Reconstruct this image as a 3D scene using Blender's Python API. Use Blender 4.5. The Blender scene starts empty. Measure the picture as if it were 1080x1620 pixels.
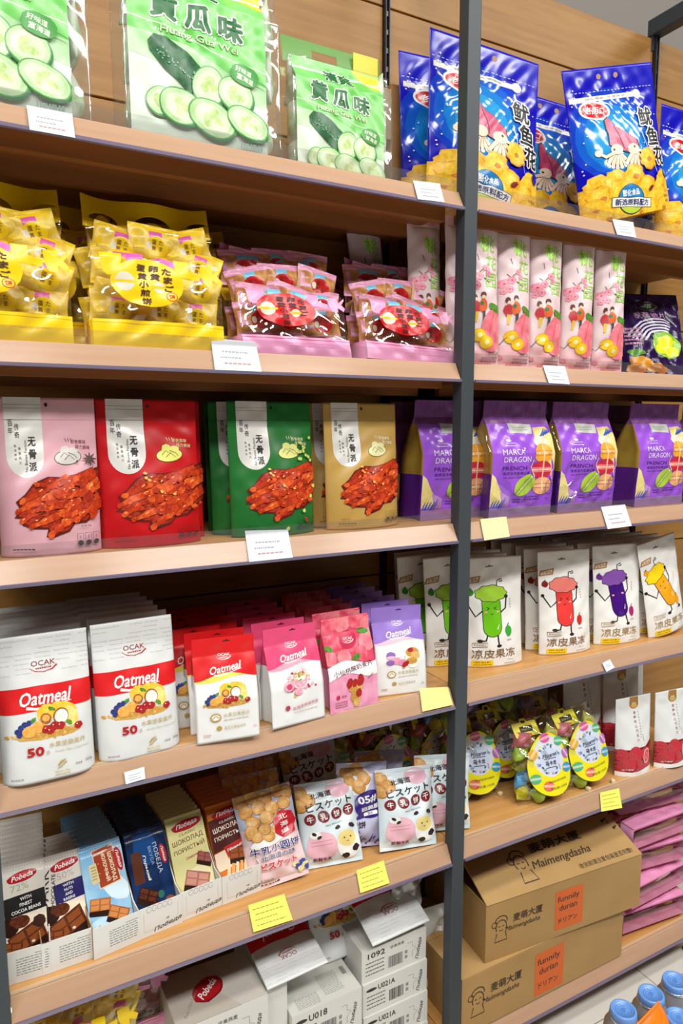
import bpy, math, random
import numpy as np
from mathutils import Matrix, Vector
from mathutils.geometry import tessellate_polygon

SC = bpy.context.scene
COL = SC.collection
# ------------------------------------------------------------------ camera
CAM_Z = 1.56
YAW, PITCH, ROLL, FPX = math.radians(28.26), math.radians(6.99), math.radians(-0.1), 1100.0
_f = np.array([math.sin(YAW)*math.cos(PITCH), math.cos(YAW)*math.cos(PITCH), -math.sin(PITCH)])
_r0 = np.array([math.cos(YAW), -math.sin(YAW), 0.0]); _u0 = np.cross(_r0, _f)
_r = _r0*math.cos(ROLL) + _u0*math.sin(ROLL); _u = -_r0*math.sin(ROLL) + _u0*math.cos(ROLL)
cam_d = bpy.data.cameras.new('camera'); cam = bpy.data.objects.new('camera', cam_d); COL.objects.link(cam)
cam_d.sensor_fit = 'HORIZONTAL'; cam_d.sensor_width = 36.0; cam_d.lens = FPX/1080*36.0
cam_d.clip_start = 0.02; cam_d.clip_end = 60
cam.matrix_world = Matrix(((_r[0], _u[0], -_f[0], 0), (_r[1], _u[1], -_f[1], 0), (_r[2], _u[2], -_f[2], CAM_Z), (0, 0, 0, 1)))
SC.camera = cam
# ------------------------------------------------------------------ light and exposure
SC.view_settings.view_transform = 'Standard'; SC.view_settings.look = 'None'
SC.view_settings.gamma = 1.0; SC.view_settings.use_curve_mapping = False
SC.view_settings.exposure = -0.1
W = bpy.data.worlds.new('shop_air'); SC.world = W; W.use_nodes = True
W.node_tree.nodes['Background'].inputs[0].default_value = (0.95, 0.97, 1.0, 1)
W.node_tree.nodes['Background'].inputs[1].default_value = 0.035
def ceiling_lamp(x, y, sx, sy, power, z=3.9):
    l = bpy.data.lights.new('ceiling_light', 'AREA'); l.shape = 'RECTANGLE'; l.size = sx; l.size_y = sy; l.energy = power
    l.color = (1.0, 0.98, 0.95)
    o = bpy.data.objects.new('ceiling_light', l); COL.objects.link(o); o.location = (x, y, z)
for _x in (-1.55, 0.05, 1.65, 3.25):
    ceiling_lamp(_x, -0.10, 0.62, 0.30, 20)
for _x in (-1.9, -0.3, 1.3, 2.9):
    ceiling_lamp(_x, -1.15, 1.1, 0.5, 60)

def ray(px, py): return _f + _r*(px-540)/FPX - _u*(py-810)/FPX
def at_y(px, py, y):
    d = ray(px, py); p = d*(y/d[1]); return np.array([p[0], p[1], p[2]+CAM_Z])
def at_z(px, py, z):
    d = ray(px, py); p = d*((z-CAM_Z)/d[2]); return np.array([p[0], p[1], z])
def at_plane(px, py, p0, n):
    d = ray(px, py); o = np.array([0, 0, CAM_Z]); return o + d*(np.dot(np.asarray(p0)-o, n)/np.dot(d, n))

# ------------------------------------------------------------------ materials
_M = {}
def lin(h):
    h = h.lstrip('#'); out = []
    for i in (0, 2, 4):
        c = int(h[i:i+2], 16)/255; out.append(c/12.92 if c <= 0.04045 else ((c+0.055)/1.055)**2.4)
    return (*out, 1.0)
def m(col, rough=0.45, metal=0.0, c2=None, scale=40.0, bump=0.0, coat=0.0, stretch=None, lo=0.35, hi=0.65, bscale=60.0):
    """one colour, or two mixed by noise in the thing's own space"""
    key = (col, rough, metal, c2, scale, bump, coat, stretch, lo, hi, bscale)
    if key in _M: return _M[key]
    mt = bpy.data.materials.new('surface'); mt.use_nodes = True; nt = mt.node_tree; b = nt.nodes['Principled BSDF']
    b.inputs['Base Color'].default_value = lin(col); b.inputs['Roughness'].default_value = rough; b.inputs['Metallic'].default_value = metal
    if coat: b.inputs['Coat Weight'].default_value = coat; b.inputs['Coat Roughness'].default_value = 0.12
    if c2 or bump:
        tc = nt.nodes.new('ShaderNodeTexCoord'); mp = nt.nodes.new('ShaderNodeMapping'); nt.links.new(tc.outputs['Object'], mp.inputs[0])
        if stretch: mp.inputs['Scale'].default_value = stretch
    if c2:
        nz = nt.nodes.new('ShaderNodeTexNoise'); nz.inputs['Scale'].default_value = scale; nz.inputs['Detail'].default_value = 4
        nt.links.new(mp.outputs[0], nz.inputs['Vector'])
        cr = nt.nodes.new('ShaderNodeValToRGB'); cr.color_ramp.elements[0].position = lo; cr.color_ramp.elements[1].position = hi
        cr.color_ramp.elements[0].color = lin(col); cr.color_ramp.elements[1].color = lin(c2)
        nt.links.new(nz.outputs['Fac'], cr.inputs[0]); nt.links.new(cr.outputs[0], b.inputs['Base Color'])
    if bump:
        n2 = nt.nodes.new('ShaderNodeTexNoise'); n2.inputs['Scale'].default_value = bscale; n2.inputs['Detail'].default_value = 2
        nt.links.new(mp.outputs[0], n2.inputs['Vector'])
        bp = nt.nodes.new('ShaderNodeBump'); bp.inputs['Strength'].default_value = bump; bp.inputs['Distance'].default_value = 0.004
        nt.links.new(n2.outputs['Fac'], bp.inputs['Height']); nt.links.new(bp.outputs[0], b.inputs['Normal'])
    _M[key] = mt; return mt
def film(name, tint=(1, 1, 1), gloss=0.12, rough=0.08, haze=None, hz=0.0):
    """clear plastic: mostly see-through, a little gloss, an optional milky share"""
    if name in _M: return _M[name]
    mt = bpy.data.materials.new(name); mt.use_nodes = True; nt = mt.node_tree; nt.nodes.clear()
    out = nt.nodes.new('ShaderNodeOutputMaterial'); tr = nt.nodes.new('ShaderNodeBsdfTransparent'); tr.inputs[0].default_value = (*tint, 1)
    gl = nt.nodes.new('ShaderNodeBsdfGlossy'); gl.inputs['Roughness'].default_value = rough
    mx = nt.nodes.new('ShaderNodeMixShader'); mx.inputs[0].default_value = gloss
    nt.links.new(tr.outputs[0], mx.inputs[1]); nt.links.new(gl.outputs[0], mx.inputs[2]); last = mx
    if hz:
        df = nt.nodes.new('ShaderNodeBsdfDiffuse'); df.inputs[0].default_value = lin(haze)
        m2 = nt.nodes.new('ShaderNodeMixShader'); m2.inputs[0].default_value = hz
        nt.links.new(mx.outputs[0], m2.inputs[1]); nt.links.new(df.outputs[0], m2.inputs[2]); last = m2
    nt.links.new(last.outputs[0], out.inputs[0]); _M[name] = mt; return mt
def wood(c1, c2, rough=0.42, along='x', scale=9.0, spec=0.5):
    key = ('wood', c1, c2, rough, along, scale, spec)
    if key in _M: return _M[key]
    mt = bpy.data.materials.new('wood'); mt.use_nodes = True; nt = mt.node_tree; b = nt.nodes['Principled BSDF']; b.inputs['Roughness'].default_value = rough; b.inputs['Specular IOR Level'].default_value = spec
    tc = nt.nodes.new('ShaderNodeTexCoord'); mp = nt.nodes.new('ShaderNodeMapping'); nt.links.new(tc.outputs['Object'], mp.inputs[0])
    mp.inputs['Scale'].default_value = (0.35, 6, 6) if along == 'x' else (6, 6, 0.35)
    nz = nt.nodes.new('ShaderNodeTexNoise'); nz.inputs['Scale'].default_value = scale; nz.inputs['Detail'].default_value = 6; nz.inputs['Roughness'].default_value = 0.6
    nt.links.new(mp.outputs[0], nz.inputs['Vector'])
    cr = nt.nodes.new('ShaderNodeValToRGB'); cr.color_ramp.elements[0].position = 0.3; cr.color_ramp.elements[1].position = 0.7
    cr.color_ramp.elements[0].color = lin(c1); cr.color_ramp.elements[1].color = lin(c2)
    nt.links.new(nz.outputs['Fac'], cr.inputs[0]); nt.links.new(cr.outputs[0], b.inputs['Base Color'])
    _M[key] = mt; return mt

# ------------------------------------------------------------------ objects
def thing(name, label, cat, loc=(0, 0, 0), rz=0.0, group=None, rx=0.0, ry=0.0):
    o = bpy.data.objects.new(name, None); COL.objects.link(o); o.empty_display_size = 0.05
    o.location = loc; o.rotation_euler = (rx, ry, rz); o['label'] = label; o['category'] = cat
    if group: o['group'] = group
    return o
def link(name, me, parent=None):
    o = bpy.data.objects.new(name, me); COL.objects.link(o)
    if parent is not None: o.parent = parent
    return o
def dup(root, dloc=(0, 0, 0), dz=0.0, label=None, skip=()):
    r = root.copy(); COL.objects.link(r); r.location = Vector(root.location) + Vector(dloc)
    e = root.rotation_euler; r.rotation_euler = (e[0], e[1], e[2]+dz)
    if label: r['label'] = label
    for ch in list(root.children):
        if ch.name.split('.')[0] in skip: continue
        c = ch.copy(); COL.objects.link(c); c.parent = r
        for g in list(ch.children):
            d = g.copy(); COL.objects.link(d); d.parent = c
    return r
class MB:
    """collects faces with materials; build() gives one mesh"""
    def __init__(s): s.v = []; s.f = []; s.mi = []; s.mats = []; s.n = 0; s.sm = []
    def mid(s, mt):
        if mt not in s.mats: s.mats.append(mt)
        return s.mats.index(mt)
    def add(s, V, F, mt, smooth=True):
        V = np.asarray(V, float).reshape(-1, 3)
        k = s.mid(mt) if not isinstance(mt, (list, np.ndarray)) else None
        s.v.append(V)
        for i, f in enumerate(F):
            s.f.append(tuple(int(x)+s.n for x in f)); s.mi.append(k if k is not None else int(mt[i])); s.sm.append(smooth)
        s.n += len(V)
    def box(s, x0, x1, y0, y1, z0, z1, mt, M=None):
        V = np.array([(x, y, z) for z in (z0, z1) for y in (y0, y1) for x in (x0, x1)], float)
        if M is not None: V = V @ np.asarray(M)[:3, :3].T + np.asarray(M)[:3, 3]
        s.add(V, [(0, 2, 3, 1), (4, 5, 7, 6), (0, 1, 5, 4), (2, 6, 7, 3), (0, 4, 6, 2), (1, 3, 7, 5)], mt, False)
    def prism(s, poly, x0, x1, mt):
        """a (y, z) outline run along x"""
        n = len(poly); V = [(x0, p[0], p[1]) for p in poly] + [(x1, p[0], p[1]) for p in poly]
        s.add(V, [(i, (i+1) % n, n+(i+1) % n, n+i) for i in range(n)] + [tuple(range(n))[::-1], tuple(range(n, 2*n))], mt, False)
    def lathe(s, prof, mt, n=28, cx=0, cy=0):
        V = []
        for r, z in prof:
            for i in range(n): a = 2*math.pi*i/n; V.append((cx+r*math.cos(a), cy+r*math.sin(a), z))
        F = [(j*n+i, j*n+(i+1) % n, (j+1)*n+(i+1) % n, (j+1)*n+i) for j in range(len(prof)-1) for i in range(n)]
        F += [tuple(range(n))[::-1], tuple(range((len(prof)-1)*n, len(prof)*n))]
        s.add(V, F, mt)
    def mesh(s, name):
        me = bpy.data.meshes.new(name)
        me.from_pydata(np.concatenate(s.v).tolist() if s.v else [], [], s.f)
        for mt in s.mats: me.materials.append(mt)
        me.polygons.foreach_set('material_index', s.mi); me.polygons.foreach_set('use_smooth', s.sm); me.update()
        return me
    def build(s, name, parent=None): return link(name, s.mesh(name), parent)
def bevel(o, w=0.002, seg=2):
    b = o.modifiers.new('bevel', 'BEVEL'); b.width = w; b.segments = seg; b.limit_method = 'ANGLE'; return o

# ------------------------------------------------------------------ setting
D = 1.15                       # distance from the lens to the shelf fronts
X0, X1, X2 = -0.006, 0.9142, 1.8344   # centre lines of the posts
PW = 0.016
ZB = {'A': 1.9867, 'B': 1.6514, 'C': 1.3179, 'D': 0.9557, 'E': 0.5915, 'F': 0.0938}
LIP = 0.037
ZS = {k: v+LIP for k, v in ZB.items()}
def structure(o): o['kind'] = 'structure'; return o
tile = bpy.data.materials.new('floor_tile'); tile.use_nodes = True
_nt = tile.node_tree; _b = _nt.nodes['Principled BSDF']; _b.inputs['Roughness'].default_value = 0.22
_tc = _nt.nodes.new('ShaderNodeTexCoord'); _br = _nt.nodes.new('ShaderNodeTexBrick'); _br.offset = 0.0
_br.inputs['Scale'].default_value = 1.0; _br.inputs['Brick Width'].default_value = 0.6; _br.inputs['Row Height'].default_value = 0.6
_br.inputs['Mortar Size'].default_value = 0.0016; _br.inputs['Color1'].default_value = lin('#dcd8ce'); _br.inputs['Color2'].default_value = lin('#d8d4ca'); _br.inputs['Mortar'].default_value = lin('#8d8a84')
_mp = _nt.nodes.new('ShaderNodeMapping'); _mp.inputs['Location'].default_value = (0.18, 0.06, 0)
_nt.links.new(_tc.outputs['Object'], _mp.inputs[0]); _nt.links.new(_mp.outputs[0], _br.inputs['Vector']); _nt.links.new(_br.outputs[0], _b.inputs['Base Color'])
b = MB(); b.box(-4, 6, -4, 2.2, -0.05, 0.0, tile); structure(b.build('floor'))
b = MB(); b.box(-4, 6, -4, 2.2, 4.0, 4.05, m('#bdb8b0', 0.8)); structure(b.build('ceiling'))
b = MB(); b.box(-4, 6, 1.60, 1.66, 0, 4.0, m('#8f8a84', 0.8)); structure(b.build('wall_back'))

WOOD_BACK = wood('#98692e', '#b08446', 0.5)
WOOD_LIP = wood('#c9a47e', '#d3b08c', 0.65, spec=0.15)
WOOD_TOP = wood('#c08a4a', '#d3a062', 0.42)
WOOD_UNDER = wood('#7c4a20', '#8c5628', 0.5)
STEEL = m('#3a4147', 0.5, bump=0.05, bscale=400)
STEEL2 = m('#23262a', 0.5)
CLEAR = film('clear_channel', (0.95, 0.94, 0.96), 0.013, 0.2)
GUARD = film('clear_guard', (0.95, 0.95, 0.96), 0.09, 0.12, '#c9c6cc', 0.03)
EDGE = film('channel_edge', (0.62, 0.58, 0.74), 0.25, 0.2, '#8f88a8', 0.45)

# back panels: one per bay, boards with open joints, a slotted standard between the bays
for (xa, xb, lab) in ((X0, X1, 'golden wood back panel of boards behind the bay of chicken feet pouches'), (X1, X2, 'golden wood back panel of boards behind the bay of jelly pouches'),
                      (X2, X2+0.92, 'golden wood back panel of boards past the slotted standard, mostly out of sight')):
    t = thing('back_panel', lab, 'panel', ((xa+xb)/2, 1.482, 0.0), group='back panels of the shelving')
    hw = (xb-xa)/2-0.007; z = 0.02
    for hgt in (0.45, 0.36, 0.36, 0.335, 0.335, 0.335, 0.33, 0.155):
        b = MB(); b.box(-hw, hw, 0, 0.016, z, z+hgt-0.004, WOOD_BACK); bevel(b.build('board', t), 0.0015); z += hgt
for (x, lab) in ((X1, 'black slotted metal standard behind the middle post'), (X2, 'black slotted metal standard beside the blue squid snack bags')):
    t = thing('slotted_standard', lab, 'standard', (x, 1.474, 0.02), group='slotted standards of the shelving')
    b = MB(); b.box(-0.006, -0.0035, -0.004, 0.02, 0, 2.66, STEEL2); b.box(0.0035, 0.006, -0.004, 0.02, 0, 2.66, STEEL2)
    b.box(-0.0035, 0.0035, 0.004, 0.02, 0, 2.66, m('#0c0c0d', 0.6))
    for i in range(66): b.box(-0.0036, 0.0036, 0.0, 0.0045, i*0.04, i*0.04+0.011, m('#6b6a66', 0.4, 0.6))
    b.build('rail', t)
    t = thing('top_arm', 'dark steel arm '+('above the middle post' if x == X1 else 'reaching out over the squid snack bags at the ceiling'), 'arm', (x, 1.474, 2.682), group='steel arms over the shelving')
    b = MB(); b.box(-0.02, 0.02, -0.29, 0.02, 0.0, 0.045, STEEL); bevel(b.build('bar', t), 0.003)
    b = MB(); b.box(-0.016, 0.016, 0.005, 0.009, -0.04, 0.0, STEEL); b.build('hook_plate', t)
for (x, lab) in ((X0, 'dark grey steel post at the near end beside the chocolate trays'), (X1, 'dark grey steel post standing between the two bays of shelves'), (X2, 'dark grey steel post at the far end of the jelly pouch bay')):
    t = thing('shelf_post', lab, 'post', (x, D+0.002, 0), group='steel posts of the shelving')
    b = MB(); b.box(-PW, PW, 0, 0.03, 0.012, 2.73, STEEL); bevel(b.build('upright', t), 0.002)
    b = MB(); b.box(-0.03, 0.03, -0.012, 0.05, 0, 0.012, STEEL2); b.build('foot_plate', t)

SHELF = {}
names = {'A': 'top shelf', 'B': 'second shelf', 'C': 'third shelf', 'D': 'fourth shelf', 'E': 'fifth shelf', 'F': 'bottom shelf'}
holds = {('A', 0): 'cucumber crisp bags', ('B', 0): 'yellow and pink egg biscuit bags', ('C', 0): 'chicken feet pouches', ('D', 0): 'oatmeal pouches', ('E', 0): 'chocolate trays and cow biscuits', ('F', 0): 'white cartons',
         ('A', 1): 'blue squid snack bags', ('B', 1): 'slim peach packs', ('C', 1): 'purple macaron bags', ('D', 1): 'white jelly pouches', ('E', 1): 'macaron gift bags and strawberry pouches', ('F', 1): 'brown cardboard boxes'}
for k in 'ABCDEF':
    for bay, (xa, xb) in enumerate(((X0, X1), (X1, X2))):
        w = xb-xa; h = w/2
        tilt = math.radians({('C', 1): 0.55, ('D', 1): 0.6, ('B', 1): 0.15}.get((k, bay), 0.0))
        t = thing('shelf', 'wooden shelf with sloped clear-covered lip carrying the '+holds[(k, bay)], 'shelf', ((xa+xb)/2, D, ZB[k]), group='wooden shelves', ry=0)
        SHELF[(k, bay)] = t
        b = MB(); b.box(-h+0.001, h-0.001, 0.036, 0.3185, LIP-0.02, LIP, WOOD_TOP); bevel(b.build('board', t), 0.001)
        hh = h-PW-0.001
        # sloped wooden front lip (outline in y, z, the bottom edge forward)
        b = MB(); b.prism([(0.0035, 0.002), (0.0225, LIP+0.001), (0.036, LIP+0.001), (0.036, LIP-0.005), (0.0245, LIP-0.006), (0.0075, 0.001)], -hh, hh, WOOD_LIP); b.build('front_lip', t)
        b = MB(); b.prism([(0.0, 0.004), (0.0195, LIP+0.001), (0.0215, LIP+0.001), (0.002, 0.004)], -hh+0.001, hh-0.001, CLEAR)
        pc = b.build('price_channel', t); b = MB(); b.prism([(-0.001, -0.001), (-0.001, 0.0045), (0.004, 0.0045), (0.008, 0.0), (0.006, -0.001)], -hh+0.001, hh-0.001, EDGE); b.build('channel_edge', pc)
        gh = 0.024 if k in 'ABC' else 0.005
        b = MB(); b.box(-hh+0.001, hh-0.001, 0.0235, 0.025, LIP+0.001, LIP+gh, GUARD); b.build('clear_guard', t)
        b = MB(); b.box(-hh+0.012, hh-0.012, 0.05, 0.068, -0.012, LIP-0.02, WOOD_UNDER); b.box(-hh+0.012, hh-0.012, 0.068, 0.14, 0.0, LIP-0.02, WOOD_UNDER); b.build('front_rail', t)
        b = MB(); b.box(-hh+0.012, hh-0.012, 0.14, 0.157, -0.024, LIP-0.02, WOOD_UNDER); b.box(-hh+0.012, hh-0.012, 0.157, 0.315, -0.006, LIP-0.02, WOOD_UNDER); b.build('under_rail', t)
        if k == 'F':
            b = MB(); b.box(-hh, hh, 0.085, 0.1, -ZB['F']+0.001, LIP-0.021, m('#77736c', 0.5)); b.build('plinth', t)

# ------------------------------------------------------------------ printed artwork, laid onto a surface
_TX = {}
def text_mesh(s, bold=0.0, shear=0.0):
    key = (s, bold, shear)
    if key in _TX: return _TX[key]
    if bold > 0:   # thicken by laying shifted copies
        V, T = text_mesh(s, 0.0, shear); n = 8 if bold > .025 else 4; k = len(V)
        sh = [(0, 0)]+[(bold*math.cos(2*math.pi*i/n+.4), bold*math.sin(2*math.pi*i/n+.4)) for i in range(n)]
        _TX[key] = (np.concatenate([V+np.array(q) for q in sh]), np.concatenate([T+k*i for i in range(len(sh))])); return _TX[key]
    c = bpy.data.curves.new('t', 'FONT'); c.body = s; c.size = 1.0; c.resolution_u = 2; c.offset = bold; c.shear = shear
    o = bpy.data.objects.new('t', c); me = bpy.data.meshes.new_from_object(o)
    n = len(me.vertices); V = np.empty(n*3); me.vertices.foreach_get('co', V); V = V.reshape(-1, 3)[:, :2].copy()
    me.calc_loop_triangles(); T = np.empty(len(me.loop_triangles)*3, dtype=np.int64); me.loop_triangles.foreach_get('vertices', T); T = T.reshape(-1, 3)
    bpy.data.objects.remove(o); bpy.data.curves.remove(c); bpy.data.meshes.remove(me)
    if n: V[:, 1] *= -1; V -= (V.min(0)+V.max(0))/2
    _TX[key] = (V, T); return V, T
def arcpts(cx, cy, rx, ry, a0, a1, n=16):
    return [(cx+rx*math.cos(math.radians(a0+(a1-a0)*i/n)), cy+ry*math.sin(math.radians(a0+(a1-a0)*i/n))) for i in range(n+1)]
class Art:
    """flat artwork: 100 units wide, H units high, y downwards"""
    def __init__(s, H): s.H = H; s.it = []; s.L = 0.0; s.mats = []; s.clipx = True
    def _add(s, mt, V, T, lev=None):
        V = np.asarray(V, float)
        if len(T): s.it.append((mt, V[:, :2], np.asarray(T, dtype=np.int64), s.L if lev is None else lev))
    def p(s, mt, pts, holes=(), keep=False):
        loops = [[Vector((x, y, 0)) for x, y in pts]]+[[Vector((x, y, 0)) for x, y in h] for h in holes]
        V = [(v.x, v.y) for l in loops for v in l]; s._add(mt, V, tessellate_polygon(loops))
        if not keep: s.L += 1
        return s
    def r(s, mt, x0, y0, x1, y1, rad=0, rot=0, keep=False):
        if rad <= 0: P = [(x0, y0), (x1, y0), (x1, y1), (x0, y1)]
        else:
            P = arcpts(x1-rad, y0+rad, rad, rad, -90, 0, 5)+arcpts(x1-rad, y1-rad, rad, rad, 0, 90, 5)+arcpts(x0+rad, y1-rad, rad, rad, 90, 180, 5)+arcpts(x0+rad, y0+rad, rad, rad, 180, 270, 5)
        if rot: P = s.rotp(P, (x0+x1)/2, (y0+y1)/2, rot)
        return s.p(mt, P, keep=keep)
    def rotp(s, P, cx, cy, rot):
        c, q = math.cos(math.radians(rot)), math.sin(math.radians(rot)); return [(cx+(x-cx)*c-(y-cy)*q, cy+(x-cx)*q+(y-cy)*c) for x, y in P]
    def e(s, mt, cx, cy, rx, ry=None, rot=0, n=22, keep=False):
        ry = rx if ry is None else ry; P = arcpts(cx, cy, rx, ry, 0, 360-360/n, n-1)
        return s.p(mt, s.rotp(P, cx, cy, rot) if rot else P, keep=keep)
    def b(s, mt, cx, cy, rx, ry=None, jit=0.12, seed=0, n=16, rot=0, lob=0, keep=False):
        ry = rx if ry is None else ry; R = random.Random(seed); P = []
        for i in range(n):
            a = 2*math.pi*i/n; k = 1+R.uniform(-jit, jit)+(0.09*math.cos(lob*a) if lob else 0); P.append((cx+rx*k*math.cos(a), cy+ry*k*math.sin(a)))
        return s.p(mt, s.rotp(P, cx, cy, rot) if rot else P, keep=keep)
    def l(s, mt, pts, w, w2=None, keep=False):
        """a stroke of width w (tapering to w2)"""
        P = np.asarray(pts, float); n = len(P); w2 = w if w2 is None else w2; A = []; B = []
        for i in range(n):
            t = P[min(i+1, n-1)]-P[max(i-1, 0)]; t = t/(np.linalg.norm(t)+1e-9); q = np.array([-t[1], t[0]]); ww = (w+(w2-w)*i/(n-1))/2
            A.append(P[i]+q*ww); B.append(P[i]-q*ww)
        V = A+B; T = []
        for i in range(n-1): T += [(i, i+1, n+i), (i+1, n+i+1, n+i)]
        s._add(mt, V, T)
        if not keep: s.L += 1
        return s
    def t(s, mt, txt, cx, cy, h, w=None, rot=0, bold=0.0, shear=0.0, arc=0.0, flip=False):
        V, T = text_mesh(txt, bold, shear)
        if not len(T): return s
        V = V.copy(); ex = V.max(0)-V.min(0); k = h/ex[1]; V[:, 1] *= k; V[:, 0] *= (w/ex[0] if w else k)
        if arc: V[:, 1] += arc*((V[:, 0]/(abs(V[:, 0]).max()+1e-9))**2)
        if flip: V *= -1
        if rot: c, q = math.cos(math.radians(rot)), math.sin(math.radians(rot)); V = V @ np.array([[c, q], [-q, c]])
        V = V+np.array([cx, cy]); k = 1 if bold <= 0 else (9 if bold > .025 else 5); nv, nt = len(V)//k, len(T)//k
        for i in range(k): s._add(mt, V[i*nv:(i+1)*nv], T[:nt], s.L+5+.15*i)   # each copy a hair above the last
        return s
    def to(s, mt, om, txt, cx, cy, h, w=None, rot=0, bold=0.01, ow=0.04, **k):
        V, T = text_mesh(txt, bold, k.get('shear', 0)); V2, _ = text_mesh(txt, bold+ow, k.get('shear', 0))
        r = (V2.max(0)-V2.min(0))/(V.max(0)-V.min(0)); w0 = w if w else (V.max(0)-V.min(0))[0]*h/(V.max(0)-V.min(0))[1]
        s.t(om, txt, cx, cy, h*r[1], w0*r[0], rot, bold+ow, **k); s.L += 4; s.t(mt, txt, cx, cy, h, w0, rot, bold, **k); return s
    def v(s, mt, txt, cx, cy, h, step, w=None, rot=0, bold=0.0, om=None, ow=0.05, dx=0.0):
        for i, ch in enumerate(txt):
            if om: s.to(mt, om, ch, cx+dx*i, cy+i*step, h, w, rot, bold, ow)
            else: s.t(mt, ch, cx+dx*i, cy+i*step, h, w, rot, bold)
        if om: s.L += 1
        return s
    def fine(s, mt, x0, y0, x1, rows, step, h, seed=0, rot=0):
        """rows of print too small to read in the photo: dashes"""
        R = random.Random(seed)
        for i in range(rows):
            x = x0; y = y0+i*step
            while x < x1-1:
                w = R.uniform(0.06, 0.16)*(x1-x0); x2 = min(x+w, x1); s.r(mt, x, y, x2, y+h, rot=0, keep=True); x = x2+0.03*(x1-x0)
        s.L += 0.5
        return s
    def put(s, o, dx=0, dy=0, k=1.0):
        for mt, V, T, L in o.it: s.it.append((mt, V*k+np.array([dx, dy]), T, s.L+L))
        s.L += o.L+1; return s
def refine(V, T, lim):
    for _ in range(7):
        E = np.sort(np.concatenate([T[:, [0, 1]], T[:, [1, 2]], T[:, [2, 0]]]), axis=1)
        ln = np.linalg.norm(V[E[:, 0]]-V[E[:, 1]], axis=1); bad = ln > lim
        if not bad.any(): break
        key = E[:, 0]*(len(V)+1)+E[:, 1]; uk, first = np.unique(key[bad], return_index=True)
        UE = E[bad][first]; mid = {int(k): len(V)+i for i, k in enumerate(uk)}
        V = np.concatenate([V, (V[UE[:, 0]]+V[UE[:, 1]])/2]); nt = len(T); out = []
        K = key.reshape(3, nt); Bd = bad.reshape(3, nt)
        for i in range(nt):
            a, b, c = (int(x) for x in T[i]); q = [mid[int(K[j, i])] if Bd[j, i] else -1 for j in range(3)]
            k = sum(x >= 0 for x in q)
            if k == 0: out.append((a, b, c)); continue
            if k == 3: out += [(a, q[0], q[2]), (q[0], b, q[1]), (q[2], q[1], c), (q[0], q[1], q[2])]; continue
            if k == 1:
                while q[0] < 0: a, b, c = b, c, a; q = q[1:]+q[:1]
                out += [(a, q[0], c), (q[0], b, c)]; continue
            while q[2] >= 0: a, b, c = b, c, a; q = q[1:]+q[:1]
            out += [(q[0], b, q[1]), (a, q[0], q[1]), (a, q[1], c)]
        T = np.array(out, dtype=np.int64)
    return V, T
EPS0, EPS = 0.0002, 0.00003
def lay(mb, art, S, w, sel=None, lim=0.0042, eps=EPS, eps0=EPS0):
    """put the artwork on surface S(u, v); sel(v) says which triangles"""
    for mt, V, T, L in art.it:
        V2, T2 = refine(V, T, lim/w*100)
        u = np.clip(V2[:, 0]/100, 0.0, 1.0); v = np.clip(1-V2[:, 1]/art.H, 0.0, 1.0)
        if sel is not None:
            keep = sel(v[T2].mean(1)); T2 = T2[keep]
            if not len(T2): continue
        P = S(u, v); du = np.where(u > 0.5, -1e-3, 1e-3); dv = np.where(v > 0.5, -1e-3, 1e-3)
        A = (S(u+du, v)-P)*np.sign(du)[:, None]; B = (S(u, v+dv)-P)*np.sign(dv)[:, None]
        N = np.cross(A, B); N /= np.linalg.norm(N, axis=1)[:, None]+1e-12
        P = P+N*(eps0+eps*L)
        used = np.unique(T2); re = np.full(len(P), -1); re[used] = np.arange(len(used)); Q = re[T2]
        if True:   # face outwards
            a, b_, c = P[T2[0, 0]], P[T2[0, 1]], P[T2[0, 2]]
            tn = np.einsum('ij,ij->i', np.cross(P[T2[:, 1]]-P[T2[:, 0]], P[T2[:, 2]]-P[T2[:, 0]]), N[T2[:, 0]])
            Q[tn < 0] = Q[tn < 0][:, ::-1]
        mb.add(P[used], Q, mt)

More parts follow.
